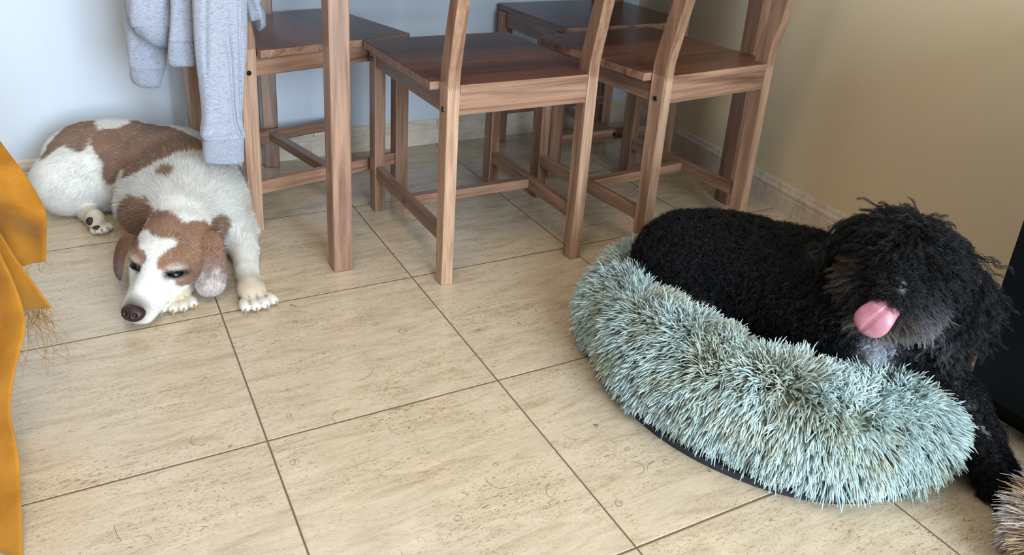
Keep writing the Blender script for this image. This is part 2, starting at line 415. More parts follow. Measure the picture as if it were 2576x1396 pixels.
# ------------------------------------------------------------------ dining table
tb = empty('dining_table', (0.842, 0.44, 0)); tag(tb, 'brown wooden dining table with straight square legs, the four chairs pushed under it', 'table')
def tpart(name, lo, hi, m, bev=0.002):
    lo = (lo[0]-0.842, lo[1]-0.44, lo[2]); hi = (hi[0]-0.842, hi[1]-0.44, hi[2]); return box(name, lo, hi, m, tb, bev)
TX0, TX1, TY0, TY1 = 0.2576, 1.4255, 0.079, 0.802
for lx in (TX0, TX1-0.0435):
    for ly, d in ((TY0 if lx < 1 else 0.062, 0.050), (TY1-0.042, 0.042)):
        tpart('leg', (lx, ly, 0), (lx+0.0435, ly+d, 0.715), M_WZ, 0.003)
tpart('apron', (TX0+0.03, TY0+0.008, 0.635), (TX1-0.03, TY0+0.028, 0.715), M_WX)
tpart('apron', (TX0+0.03, TY1-0.028, 0.635), (TX1-0.03, TY1-0.008, 0.715), M_WX)
tpart('apron', (TX0+0.008, TY0+0.04, 0.635), (TX0+0.028, TY1-0.04, 0.715), M_WY)
tpart('apron', (TX1-0.028, TY0+0.04, 0.635), (TX1-0.008, TY1-0.04, 0.715), M_WY)
tpart('tabletop', (TX0-0.012, TY0-0.022, 0.715), (TX1+0.012, TY1+0.008, 0.737), M_SEAT, 0.003)

# ------------------------------------------------------------------ black cabinet
M_BLK = plain('black_laminate', (0.004, 0.004, 0.005), 0.5, 0.25)
cb = empty('black_cabinet', (1.26, -1.1, 0)); tag(cb, 'black cabinet standing against the beige wall beside the black dog', 'cabinet')
def cbp(name, lo, hi, bev=0.0015): return box(name, (lo[0]-1.26, lo[1]+1.1, lo[2]), (hi[0]-1.26, hi[1]+1.1, hi[2]), M_BLK, cb, bev)
cbp('body', (1.122, -1.42, 0.066), (1.350, -0.812, 0.72))
cbp('plinth', (1.172, -1.38, 0.0), (1.345, -0.812, 0.066))
cbp('top', (1.104, -1.43, 0.72), (1.354, -0.804, 0.742))
for y0, y1 in ((-1.418, -1.216), (-1.213, -1.011), (-1.008, -0.814)):
    d = cbp('door', (1.1065, y0, 0.068), (1.1215, y1, 0.715))

# ------------------------------------------------------------------ signed-distance sculpting (for the dogs)
def smin(a, b, k):
    h = np.clip(0.5+0.5*(b-a)/k, 0, 1); return b+(a-b)*h-k*h*(1-h)
def smax(a, b, k): return -smin(-a, -b, k)
def rotm(rx=0, ry=0, rz=0):
    return np.array(Matrix.Rotation(rz, 3, 'Z') @ Matrix.Rotation(ry, 3, 'Y') @ Matrix.Rotation(rx, 3, 'X'))
def axes(u, v):
    """3x3 whose columns are an orthonormal frame: x along u, y near v"""
    u = unit(u); w = unit(np.cross(u, v)); v = np.cross(w, u); return np.array([u, v, w]).T
class Sdf:
    def __init__(s): s.p = []
    def ell(s, c, r, R=None, k=0.02, op='+'):
        s.p.append(('e', np.array(c, float), np.array(r, float), np.eye(3) if R is None else R, k, op)); return s
    def cone(s, a, b, ra, rb, k=0.02, op='+'):
        s.p.append(('c', np.array(a, float), np.array(b, float), ra, rb, k, op)); return s
    def group(s, sub_, k=0.004): s.p.append(('s', sub_, k, '+')); return s
    def chain(s, pts, rad, k=0.02):
        for i in range(len(pts)-1): s.cone(pts[i], pts[i+1], rad[i], rad[i+1], k)
        return s
    def __call__(s, X):
        d = None
        for p in s.p:
            if p[0] == 's':
                _, sub_, k, op = p; v = sub_(X)
            elif p[0] == 'e':
                _, c, r, R, k, op = p
                q = (X-c)@R; k0 = np.linalg.norm(q/r, axis=-1); k1 = np.linalg.norm(q/(r*r), axis=-1)
                v = k0*(k0-1)/np.maximum(k1, 1e-9)
            else:
                _, a, b, ra, rb, k, op = p
                ab = b-a; t = np.clip(((X-a)@ab)/(ab@ab), 0, 1)
                v = np.linalg.norm(X-a-t[..., None]*ab, axis=-1)-(ra+(rb-ra)*t)
            if d is None: d = v
            elif op == '+': d = smin(d, v, k)
            else: d = smax(d, -v, k)
        return d
    def grad(s, X, h=0.0012):
        g = np.stack([s(X+np.eye(3)[i]*h)-s(X-np.eye(3)[i]*h) for i in range(3)], -1); return unit(g)
    def hit(s, px, py):
        """point of the surface that the photograph shows at a pixel"""
        d = unit(ray(px, py)); t = 0.6
        for _ in range(160):
            v = float(s((CAM+d*t)[None])[0]); t += max(v, 0.0004)*0.8
            if v < 0.0006: return CAM+d*t
            if t > 4: return None
        return CAM+d*t
def surface_nets(sdf, lo, hi, h):
    lo = np.array(lo, float); n = np.ceil((np.array(hi)-lo)/h).astype(int)+1
    ax = [lo[i]+h*np.arange(n[i]) for i in range(3)]
    D = np.empty(tuple(n), np.float32)
    for i in range(n[0]):
        Y, Z = np.meshgrid(ax[1], ax[2], indexing='ij')
        X = np.stack([np.full_like(Y, ax[0][i]), Y, Z], -1); D[i] = sdf(X)
    S = D < 0
    cs = tuple(k-1 for k in n)
    acc = np.zeros(cs+(3,), np.float32); cnt = np.zeros(cs, np.float32)
    def cell(a, o): return a[o[0]:o[0]+cs[0], o[1]:o[1]+cs[1], o[2]:o[2]+cs[2]]
    corners = [(i, j, k) for i in (0, 1) for j in (0, 1) for k in (0, 1)]
    for a in corners:
        for axis in range(3):
            if a[axis]: continue
            b = list(a); b[axis] = 1; b = tuple(b)
            da, db = cell(D, a), cell(D, b); cr = (da < 0) != (db < 0)
            t = np.where(cr, da/np.where(cr, da-db, 1), 0)
            for c in range(3):
                acc[..., c] += np.where(cr, a[c]+(t if c == axis else 0), 0)
            cnt += cr
    has = cnt > 0
    idx = -np.ones(cs, np.int64); idx[has] = np.arange(has.sum())
    base = np.argwhere(has)
    V = lo+(base+acc[has]/cnt[has][:, None])*h
    F = []
    for axis in range(3):
        a1, a2 = [(1, 2), (2, 0), (0, 1)][axis]
        sl0 = [slice(1, cs[i]) for i in range(3)]; sl0[axis] = slice(0, cs[axis])
        s0 = S[tuple(slice(sl0[i].start, sl0[i].stop) for i in range(3))]
        sl1 = list(sl0); sl1[axis] = slice(1, cs[axis]+1); s1 = S[tuple(sl1)]
        e = np.argwhere(s0 != s1); flip = s0[tuple(e.T)]
        e = e+np.array([sl0[i].start for i in range(3)])
        def c(o1, o2):
            q = e.copy(); q[:, a1] -= o1; q[:, a2] -= o2; return idx[tuple(q.T)]
        q = np.stack([c(1, 1), c(0, 1), c(0, 0), c(1, 0)], -1)
        q[~flip] = q[~flip][:, ::-1]; F.append(q)
    F = np.concatenate(F); F = F[(F >= 0).all(1)]
    for _ in range(2): V = V-sdf.grad(V)*np.clip(sdf(V), -h, h)[:, None]
    return V, F
def surf_sample(V, F, n, rng, keep=None):
    a, b, c, d = V[F[:, 0]], V[F[:, 1]], V[F[:, 2]], V[F[:, 3]]
    A = 0.5*np.linalg.norm(np.cross(c-a, d-b), axis=1); A = A/A.sum()
    i = rng.choice(len(F), n, p=A); u, v = rng.random((2, n, 1))
    P = (1-u)*(1-v)*a[i]+u*(1-v)*b[i]+u*v*c[i]+(1-u)*v*d[i]
    return P
def noise3(P, s, seed=0):
    """cheap smooth value noise in 0..1"""
    Q = np.asarray(P)*s+seed*17.3; i = np.floor(Q).astype(np.int64); f = Q-i; f = f*f*(3-2*f)
    def hsh(x, y, z):
        n = (x*73856093) ^ (y*19349663) ^ (z*83492791) ^ (seed*2654435761); n = (n ^ (n >> 13))*1274126177; return ((n ^ (n >> 16)) & 0xffff)/65535.0
    out = 0
    for a in (0, 1):
        for b in (0, 1):
            for c in (0, 1):
                w = (f[..., 0] if a else 1-f[..., 0])*(f[..., 1] if b else 1-f[..., 1])*(f[..., 2] if c else 1-f[..., 2])
                out = out+w*hsh(i[..., 0]+a, i[..., 1]+b, i[..., 2]+c)
    return out
def strands(name, C, R, col, m, parent=None, sides=3, tipcol=None):
    """C (n,k,3) centre lines; R (n,k) radii; col (n,3); every strand a thin tube in ONE mesh"""
    n, k, _ = C.shape
    T = unit(np.gradient(C, axis=1)); ref = unit(RNG.normal(size=(n, 1, 3)))
    A = unit(np.cross(T, ref)); B = np.cross(T, A)
    if sides == 2:
        V = np.stack([C+A*R[..., None], C-A*R[..., None]], 2)
    else:
        th = np.arange(sides)*2*PI/sides
        V = np.stack([C+R[..., None]*(A*math.cos(t)+B*math.sin(t)) for t in th], 2)
    V = V.reshape(-1, 3)
    b = (np.arange(n)[:, None]*k+np.arange(k-1)[None])[..., None]*sides
    j = np.arange(sides if sides > 2 else 1); j2 = (j+1) % sides
    F = np.stack([b+j, b+j2, b+sides+j2, b+sides+j], -1).reshape(-1, 4)
    cc = np.repeat(col[:, None, :], k, 1)
    if tipcol is not None:
        t = np.linspace(0, 1, k)[None, :, None]; cc = cc*(1-t)+tipcol[:, None, :]*t
    cc = np.repeat(cc[:, :, None, :], sides, 2).reshape(-1, 3)
    me = np_mesh(name, V, F, cc)
    return link(name, me, m, parent)
def fur_mat(name, rough=0.6, spec=0.3, sheen=0.0, transl=0.0, val=1.0):
    m, nt, b = nodes(name)
    a = N(nt, 'ShaderNodeVertexColor', layer_name='coat')
    nt.links.new(a.outputs[0], b.inputs['Base Color'])
    b.inputs['Roughness'].default_value = rough; b.inputs['Specular IOR Level'].default_value = spec
    b.inputs['Sheen Weight'].default_value = sheen
    return m

# ------------------------------------------------------------------ grey hoodie over the chair back
def marl(name, rib=False):
    m, nt, b = nodes(name)
    tc = N(nt, 'ShaderNodeTexCoord'); mp = N(nt, 'ShaderNodeMapping'); nt.links.new(tc.outputs['Object'], mp.inputs[0])
    mp.inputs['Scale'].default_value = (150, 150, 620)
    n = N(nt, 'ShaderNodeTexNoise', Scale=1.0, Detail=4.0, Roughness=0.65, Distortion=1.2); nt.links.new(mp.outputs[0], n.inputs['Vector'])
    r = ramp(nt, [(0.30, srgb(104, 108, 126)), (0.46, srgb(160, 163, 176)), (0.70, srgb(184, 187, 196))]); nt.links.new(n.outputs[0], r.inputs[0])
    c = r.outputs[0]; h = n.outputs[0]
    if rib:
        sep = N(nt, 'ShaderNodeSeparateXYZ'); nt.links.new(tc.outputs['Object'], sep.inputs[0])
        s = math_node(nt, 'ADD', sep.outputs[0], math_node(nt, 'MULTIPLY', sep.outputs[1], -0.6))
        w = math_node(nt, 'SINE', math_node(nt, 'MULTIPLY', s, 2*PI/0.0026)); w = math_node(nt, 'MULTIPLY_ADD', w, 0.5, 0.5)
        c = mixc(nt, math_node(nt, 'MULTIPLY', w, 0.35), c, srgb(120, 126, 142)); h = w
    nt.links.new(c, b.inputs['Base Color']); b.inputs['Roughness'].default_value = 0.9; b.inputs['Sheen Weight'].default_value = 0.25
    b.inputs['Specular IOR Level'].default_value = 0.15
    bp = N(nt, 'ShaderNodeBump', Strength=0.5, Distance=0.0012); nt.links.new(h, bp.inputs['Height']); nt.links.new(bp.outputs[0], b.inputs['Normal'])
    return m
M_MARL, M_RIB = marl('grey_marl'), marl('grey_marl_rib', True)
hood = empty('hoodie'); tag(hood, 'light grey marl hoodie hanging over a chair back above the sleeping white and brown dog', 'hoodie')
def px_sec(y, z_px, xl, xr, thick, ang=0.0):
    """a cross-section of hanging cloth between two pixels, at depth y"""
    a = aty(xl, z_px, y); b = aty(xr, z_px, y); c = (a+b)/2; u = (b-a)/2
    d = unit(np.array([-u[1], u[0], 0]))
    if np.linalg.norm(u[:2]) < 1e-6: d = np.array([0, 1.0, 0])
    ca, sa = math.cos(ang), math.sin(ang)
    return (c, u*ca+d*0, d*thick)
def folds(amp, freq, ph=0.0, fall=1.0):
    def f(V, t, th):
        c = V.mean(1, keepdims=True); d = V-c
        w = 1+amp*np.sin(th*freq+ph+3.0*t)*(0.4+0.6*t**fall)+amp*0.5*np.sin(th*(freq*2+1)+7*t+ph)
        return c+d*w[..., None]
    return f
def sleeve_folds(V, t, th):
    V = folds(0.035, 3, 0.4)(V, t, th); c = V.mean(1, keepdims=True); u = np.cos(th)
    back = np.array([0, 1.0, 0])
    for x0, x1, t0_, t1_, dp, w in ((0.05, 0.80, 0.30, 0.97, 0.012, 0.07), (0.55, 0.93, 0.28, 0.78, 0.009, 0.05), (-0.35, -0.6, 0.05, 0.55, 0.007, 0.10), (0.05, 0.25, 0.55, 0.98, 0.005, 0.08)):
        xx = x0+(x1-x0)*(t-t0_)/(t1_-t0_); g = np.exp(-((u-xx)/w)**2)*np.clip((t-t0_)/0.1, 0, 1)*np.clip((t1_-t)/0.08, 0, 1)
        V = V+back*(g*dp)[..., None]
    wr = np.sin(t*60+3*u)*0.0010*np.clip((t-0.55)*4, 0, 1); V = V+back*wr[..., None]
    return V
# long sleeve in front, its cuff
loft('sleeve', [px_sec(0.262, -520, 500, 600, 0.045), px_sec(0.262, -200, 484, 612, 0.040), px_sec(0.262, 0, 482, 618, 0.034), px_sec(0.262, 120, 488, 618, 0.031),
               px_sec(0.262, 210, 499, 611, 0.028), px_sec(0.262, 290, 507, 608, 0.027), px_sec(0.262, 335, 503, 616, 0.027), px_sec(0.262, 347, 509, 613, 0.024)], M_MARL, hood, nu=96, n=90, power=2.6, disp=sleeve_folds)
loft('cuff', [px_sec(0.262, 344, 512, 612, 0.0235), px_sec(0.262, 352, 510, 613, 0.025), px_sec(0.262, 380, 510, 613, 0.0245), px_sec(0.262, 402, 511, 613, 0.023), px_sec(0.262, 406, 516, 609, 0.020)], M_RIB, hood, nu=48, n=16, power=2.8)
# front hem piece with ribbed band
loft('body_panel', [px_sec(0.33, -420, 420, 520, 0.020), px_sec(0.33, -150, 420, 505, 0.018), px_sec(0.33, 0, 428, 498, 0.016), px_sec(0.33, 60, 427, 496, 0.016), px_sec(0.33, 104, 424, 494, 0.016)], M_MARL, hood, nu=32, n=24, power=3.0, disp=folds(0.03, 3, 1.0))
loft('hem_band', [px_sec(0.33, 102, 426, 493, 0.014), px_sec(0.33, 108, 423, 494, 0.016), px_sec(0.33, 140, 422, 494, 0.016), px_sec(0.33, 160, 424, 494, 0.015), px_sec(0.33, 165, 430, 490, 0.011)], M_RIB, hood, nu=32, n=14, power=3.0)
# second sleeve, hanging behind, with its cuff
loft('sleeve', [px_sec(0.46, -400, 330, 450, 0.04), px_sec(0.46, -100, 306, 440, 0.036), px_sec(0.46, 0, 307, 430, 0.034), px_sec(0.46, 60, 313, 426, 0.033), px_sec(0.46, 110, 319, 424, 0.031), px_sec(0.46, 150, 324, 421, 0.029), px_sec(0.46, 168, 327, 420, 0.027)], M_MARL, hood, nu=40, n=36, power=2.4, disp=folds(0.06, 3, 2.0))
loft('cuff', [px_sec(0.46, 160, 329, 416, 0.024), px_sec(0.46, 172, 328, 414, 0.027), px_sec(0.46, 195, 329, 407, 0.026), px_sec(0.46, 212, 338, 405, 0.022), px_sec(0.46, 218, 352, 402, 0.014)], M_RIB, hood, nu=36, n=14, power=2.4, disp=folds(0.05, 2, 1.0))
# pouch / lower body bundle in front of it
loft('body_panel', [px_sec(0.40, -400, 330, 500, 0.042), px_sec(0.40, -150, 318, 480, 0.042), px_sec(0.40, -40, 314, 452, 0.042), px_sec(0.40, 30, 318, 446, 0.040), px_sec(0.40, 62, 330, 442, 0.036)], M_MARL, hood, nu=48, n=34, power=2.4, disp=folds(0.10, 3, 0.2))
loft('hem_band', [px_sec(0.40, 58, 332, 441, 0.034), px_sec(0.40, 68, 330, 442, 0.037), px_sec(0.40, 90, 348, 440, 0.034), px_sec(0.40, 108, 378, 438, 0.026), px_sec(0.40, 116, 402, 434, 0.014)], M_RIB, hood, nu=40, n=16, power=2.2, disp=folds(0.07, 3, 0.2))
# the part folded over the rail and the bit that shows on the seat side
pr = [(0.02, 0.45, 0.60), (0.03, 0.45, 0.78), (0.05, 0.46, 0.895), (0.10, 0.46, 0.86), (0.13, 0.455, 0.72), (0.155, 0.45, 0.60), (0.17, 0.45, 0.52)]
loft('body_panel', [((x, y, z), (0.03*0.1, 0.15, 0.0), (0.020, 0.0, 0.006)) for x, y, z in pr], M_MARL, hood, nu=40, n=40, power=3.0, disp=folds(0.05, 4, 0.5))
loft('hood_fold', [px_sec(0.40, -60, 640, 690, 0.02), px_sec(0.40, 0, 636, 652, 0.03), px_sec(0.40, 14, 632, 656, 0.035), px_sec(0.40, 30, 634, 663, 0.036), px_sec(0.40, 50, 640, 665, 0.034), px_sec(0.40, 64, 643, 663, 0.028), px_sec(0.40, 76, 646, 652, 0.012)], M_MARL, hood, nu=28, n=24, disp=folds(0.12, 4, 0.3))

# ------------------------------------------------------------------ mustard throw at the left
def cloth_mat():
    m, nt, b = nodes('mustard_cotton')
    tc = N(nt, 'ShaderNodeTexCoord'); n = N(nt, 'ShaderNodeTexNoise', Scale=14.0, Detail=5.0, Roughness=0.6); nt.links.new(tc.outputs['Object'], n.inputs['Vector'])
    r = ramp(nt, [(0.3, srgb(140, 86, 14)), (0.55, srgb(166, 108, 26)), (0.75, srgb(176, 120, 42))]); nt.links.new(n.outputs[0], r.inputs[0])
    nt.links.new(r.outputs[0], b.inputs['Base Color']); b.inputs['Roughness'].default_value = 0.8; b.inputs['Sheen Weight'].default_value = 0.15; b.inputs['Specular IOR Level'].default_value = 0.2
    n2 = N(nt, 'ShaderNodeTexNoise', Scale=900.0, Detail=2.0); nt.links.new(tc.outputs['Object'], n2.inputs['Vector'])
    bp = N(nt, 'ShaderNodeBump', Strength=0.25, Distance=0.0008); nt.links.new(n2.outputs[0], bp.inputs['Height']); nt.links.new(bp.outputs[0], b.inputs['Normal'])
    return m
M_MUST = cloth_mat()
thr = empty('throw_blanket'); tag(thr, 'mustard yellow cotton throw with a frayed edge, hanging down to the floor', 'throw blanket')
def drape(name, rows, ncol, m, parent, thick=0.0016, bumps=None):
    """rows: list of polylines (top to bottom) each a list of xyz from the hidden side to the free edge"""
    rows = [smooth_path(np.array(r, float), ncol) for r in rows]
    G = np.array(rows); G = np.stack([smooth_path(G[:, j], 60) for j in range(ncol)], 1)
    if bumps is not None: G = bumps(G)
    du = np.gradient(G, axis=0); dv = np.gradient(G, axis=1); nr = unit(np.cross(du, dv))
    bm = bmesh.new(); a, b = G.shape[:2]
    A = [[bm.verts.new(G[i, j]+nr[i, j]*thick/2) for j in range(b)] for i in range(a)]
    B = [[bm.verts.new(G[i, j]-nr[i, j]*thick/2) for j in range(b)] for i in range(a)]
    for i in range(a-1):
        for j in range(b-1):
            bm.faces.new((A[i][j], A[i][j+1], A[i+1][j+1], A[i+1][j])); bm.faces.new((B[i][j], B[i+1][j], B[i+1][j+1], B[i][j+1]))
    for i in range(a-1):
        for j in (0, b-1): bm.faces.new((A[i][j], A[i+1][j], B[i+1][j], B[i][j]))
    for j in range(b-1):
        for i in (0, a-1): bm.faces.new((A[i][j], B[i][j], B[i][j+1], A[i][j+1]))
    bmesh.ops.recalc_face_normals(bm, faces=bm.faces)
    o = from_bm(name, bm, m, parent, True)
    return o, G
def bump_noise(amp, s, seed):
    def f(G):
        n = noise3(G.reshape(-1, 3), s, seed).reshape(G.shape[:2])-0.5
        n2 = noise3(G.reshape(-1, 3), s*2.7, seed+5).reshape(G.shape[:2])-0.5
        H = G.copy(); H[..., 1] += amp*(n+0.4*n2); H[..., 0] += amp*0.3*n; return H
    return f
def row(y_list, pts):
    return [aty(px, py, y) for (px, py), y in zip(pts, y_list)]
# upper flap
_, G1 = drape('flap', [
    row([0.02, 0.0, -0.02], [(-330, 300), (-160, 300), (-18, 335)]),
    row([-0.02, -0.03, -0.05], [(-330, 380), (-150, 390), (52, 418)]),
    row([-0.02, -0.06, -0.07], [(-330, 450), (-130, 460), (103, 486)]),
    row([-0.02, -0.04, -0.09], [(-330, 520), (-120, 535), (125, 530)]),
    row([-0.02, -0.02, -0.08], [(-330, 590), (-115, 610), (124, 590)]),
    row([-0.02, -0.03, -0.08], [(-330, 700), (-115, 690), (121, 641)]),
    row([-0.02, -0.03, -0.08], [(-330, 740), (-115, 712), (119, 645)])], 40, M_MUST, thr, bumps=bump_noise(0.05, 8, 3))
# folded tongue of cloth
_, G2 = drape('fold', [
    row([-0.06, -0.09, -0.13], [(-250, 500), (-120, 540), (-20, 560)]),
    row([-0.06, -0.11, -0.14], [(-230, 560), (-100, 600), (18, 618)]),
    row([-0.06, -0.12, -0.15], [(-200, 640), (-70, 680), (52, 668)]),
    row([-0.06, -0.12, -0.16], [(-160, 720), (-30, 740), (88, 722)]),
    row([-0.06, -0.12, -0.17], [(-110, 790), (0, 790), (118, 762)]),
    row([-0.06, -0.12, -0.17], [(-70, 812), (48, 788), (130, 773)])], 36, M_MUST, thr, bumps=bump_noise(0.022, 10, 9))
# long panel down to the floor
lo_pts = [(-20, 560, .34), (2, 640, .30), (30, 710, .26), (52, 790, .22), (58, 840, .19), (46, 900, .16), (34, 980, .13), (33, 1040, .11), (40, 1080, .095), (50, 1150, .07), (52, 1200, .05), (56, 1290, .03), (60, 1400, .003)]
rows = []
for px, py, z in lo_pts:
    e = at(px, py, z)
    rows.append([e+np.array([-0.50, 0.10, 0.05]), e+np.array([-0.30, 0.10, 0.05]), e+np.array([-0.14, 0.05, 0.0]), e+np.array([-0.05, 0.035, 0]), e])
_, G3 = drape('hanging_panel', rows, 40, M_MUST, thr, bumps=bump_noise(0.03, 8, 21))
# frayed threads along the torn edges
C, R_, Kc = [], [], []
def fray(p, n, ln, spread=0.3):
    for _ in range(n):
        d = unit(np.array([RNG.normal()*spread, RNG.normal()*spread, -1.0])); q = [p]
        for k in range(9):
            d = unit(d+RNG.normal(size=3)*0.28+np.array([0, 0, -0.12])); q.append(q[-1]+d*ln/9*RNG.uniform(0.6, 1.3))
        C.append(q); R_.append(np.full(10, 0.00035)); Kc.append(np.array(srgb(168, 122, 56))*RNG.uniform(0.7, 1.2))
for j in range(20, 40): fray(G1[-1, j], 1 if j % 3 else 2, 0.022)
for j in range(18, 36): fray(G2[-1, j], 2, 0.045)
for j in range(20, 30): fray(G2[-1, j], 2, 0.12, 0.15)
for i in range(22, 60, 3): fray(G3[i, -1], 1, 0.02)
M_STR = fur_mat('thread', 0.8, 0.2)
fr = strands('fringe', np.array(C), np.array(R_), np.array(Kc), M_STR, thr); tag(fr, kind='stuff')

# ------------------------------------------------------------------ plush donut dog bed
M_PLUSH = fur_mat('plush_pile', 0.62, 0.25, 0.2)
bed = empty('dog_bed', (0.86, -0.56, 0)); tag(bed, 'round mint green long-pile plush dog bed with the black dog lying in it', 'dog bed')
_bp = np.array([(0.885, -0.835, .074), (0.768, -0.800, .078), (0.695, -0.715, .080), (0.664, -0.610, .082), (0.668, -0.490, .074), (0.702, -0.380, .066), (0.775, -0.302, .060), (0.870, -0.270, .057),
    (0.970, -0.290, .056), (1.045, -0.370, .056), (1.080, -0.490, .056), (1.078, -0.610, .056), (1.050, -0.720, .055), (0.985, -0.805, .058), (0.885, -0.835, .074)], float)
_bs = smooth_path(_bp, 241)[:-1]; BEDC = _bs[:, :2]; BEDR = _bs[:, 2]
BEDZ = BEDR*0.98
def bed_ring(nu=28):
    n = len(BEDC); T = unit(np.roll(BEDC, -1, 0)-np.roll(BEDC, 1, 0)); O = np.stack([T[:, 1], -T[:, 0]], -1)
    # outward normal: away from the middle
    mid = BEDC.mean(0); O = np.where((((BEDC-mid)*O).sum(1) > 0)[:, None], O, -O)
    th = np.linspace(0, 2*PI, nu, endpoint=False)
    V = np.zeros((n, nu, 3)); Nn = np.zeros((n, nu, 3))
    for j, t in enumerate(th):
        V[:, j, :2] = BEDC+O*(BEDR*math.cos(t))[:, None]; V[:, j, 2] = np.maximum(BEDZ+BEDZ*math.sin(t), 0.006)
        Nn[:, j, :2] = O*math.cos(t); Nn[:, j, 2] = math.sin(t)
    return V, Nn, O
BV, BN, BO = bed_ring()
lump = noise3(BV.reshape(-1, 3), 16, 4).reshape(BV.shape[:2])-0.5
BVs = BV+BN*(lump*0.022)[..., None]
n_, nu_ = BVs.shape[:2]
ii, jj = np.meshgrid(np.arange(n_), np.arange(nu_), indexing='ij')
Fb = np.stack([ii*nu_+jj, ((ii+1) % n_)*nu_+jj, ((ii+1) % n_)*nu_+(jj+1) % nu_, ii*nu_+(jj+1) % nu_], -1).reshape(-1, 4)
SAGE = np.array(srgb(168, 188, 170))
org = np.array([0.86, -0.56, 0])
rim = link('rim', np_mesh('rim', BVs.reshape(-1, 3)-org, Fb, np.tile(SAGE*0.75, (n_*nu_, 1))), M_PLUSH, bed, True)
bm = bmesh.new()
ring = [bm.verts.new((*(BEDC[i]+BO[i]*(BEDR[i]+0.004)-org[:2]), 0.0)) for i in range(0, 240, 4)]; ring2 = [bm.verts.new((v.co.x, v.co.y, 0.012)) for v in ring]
bm.faces.new(ring); bm.faces.new(ring2)
for i in range(len(ring)): bm.faces.new((ring[i], ring2[i], ring2[(i+1) % len(ring)], ring[(i+1) % len(ring)]))
bmesh.ops.recalc_face_normals(bm, faces=bm.faces)
from_bm('base', bm, plain('black_nonslip', (0.02, 0.02, 0.022), 0.8), bed)
# inner cushion
nr_ = 14; cV = []; mid = BEDC.mean(0)
for k in range(nr_):
    f = (k+1)/nr_
    for i in range(0, 240, 4):
        p = mid+(BEDC[i]-mid)*f; cV.append((p[0]-org[0], p[1]-org[1], 0.062-0.010*f+0.006*math.sin(17*p[0])*math.cos(19*p[1])))
cV.append((mid[0]-org[0], mid[1]-org[1], 0.065)); m_ = 60
cF = [(k*m_+i, k*m_+(i+1) % m_, (k+1)*m_+(i+1) % m_, (k+1)*m_+i) for k in range(nr_-1) for i in range(m_)]
link('inner_cushion', np_mesh('inner_cushion', cV, cF, np.tile(SAGE*0.8, (len(cV), 1))), M_PLUSH, bed, True)
def plush(name, P, Nrm, side_dir, n, per, length, rad, c0, c1, parent, origin, grav=0.35, droop=0.25, spread=0.26, k=6, seed=3, khaki=0.0):
    """tufts: every tuft has its own lean, its strands share it"""
    rng = np.random.default_rng(seed)
    i = rng.integers(0, len(P), n); root = P[i]; nn = Nrm[i]
    sw = np.stack([noise3(root, 13, seed+q)-0.5+0.6*(noise3(root, 40, seed+q+7)-0.5) for q in range(3)], -1)*2.2
    td = unit(nn*0.8+sw*0.32+rng.normal(size=(n, 3))*0.14+side_dir[i]*0.35+np.array([0, 0, -grav*0.8]))
    L = length*rng.uniform(0.75, 1.2, n)
    root = np.repeat(root, per, 0); d = unit(np.repeat(td, per, 0)+rng.normal(size=(n*per, 3))*spread*0.30)
    r0 = root+rng.normal(size=(n*per, 3))*0.0030; Ls = np.repeat(L, per)*rng.uniform(0.82, 1.12, n*per)
    C = [r0]
    bend = rng.normal(size=(n*per, 3))*0.03
    for s in range(1, k):
        d = unit(d+np.array([0, 0, -droop])/k*1.6+bend)
        C.append(C[-1]+d*(Ls/(k-1))[:, None])
    C = np.stack(C, 1); C[..., 2] = np.maximum(C[..., 2], 0.002+rng.random((n*per, 1))*0.004)
    t = np.linspace(0, 1, k)
    Rr = rad*(1.0-0.15*t-0.55*t**6)[None]*rng.uniform(0.85, 1.15, (n*per, 1))
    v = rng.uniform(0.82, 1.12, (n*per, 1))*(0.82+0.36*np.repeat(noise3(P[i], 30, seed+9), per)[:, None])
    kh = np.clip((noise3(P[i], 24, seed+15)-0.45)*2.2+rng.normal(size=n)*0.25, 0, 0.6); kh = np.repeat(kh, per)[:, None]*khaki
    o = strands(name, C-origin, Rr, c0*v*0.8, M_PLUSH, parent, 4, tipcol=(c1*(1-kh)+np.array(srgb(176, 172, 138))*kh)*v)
    return o
PV, PN = BVs.reshape(-1, 3), BN.reshape(-1, 3)
# keep the visible pile: everything but the underside; finer random positions by jittering along the ring
rng = np.random.default_rng(5)
u = rng.random(60000)*240; v = rng.random(60000)*28
w_ok = rng.random(60000) < (BEDR[(u.astype(int)) % 240]/0.08)
u, v = u[w_ok], v[w_ok]
def bil(Aarr, u, v):
    i0 = u.astype(int) % 240; i1 = (i0+1) % 240; j0 = v.astype(int) % 28; j1 = (j0+1) % 28; fu = (u % 1)[:, None]; fv = (v % 1)[:, None]
    return (1-fu)*(1-fv)*Aarr[i0, j0]+fu*(1-fv)*Aarr[i1, j0]+(1-fu)*fv*Aarr[i0, j1]+fu*fv*Aarr[i1, j1]
SP, SN = bil(BVs, u, v), unit(bil(BN, u, v))
ok = (SN[:, 2] > -0.50); SP, SN = SP[ok], SN[ok]
side = np.zeros_like(SN)
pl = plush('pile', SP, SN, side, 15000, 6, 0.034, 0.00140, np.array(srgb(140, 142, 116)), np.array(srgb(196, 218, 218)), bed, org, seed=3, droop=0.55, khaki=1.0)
tag(pl, kind='stuff')
cP = np.array([[x, y] for x, y in (mid+(BEDC[i]-mid)*f for i in range(0, 240, 2) for f in np.sqrt(np.linspace(0.02, 0.85, 22)))])
cP = np.column_stack([cP, np.full(len(cP), 0.055)]); cN = np.tile([0, 0, 1.0], (len(cP), 1))
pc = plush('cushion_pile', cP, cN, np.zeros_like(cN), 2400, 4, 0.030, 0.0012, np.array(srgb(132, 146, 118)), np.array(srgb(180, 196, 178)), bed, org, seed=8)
tag(pc, kind='stuff')

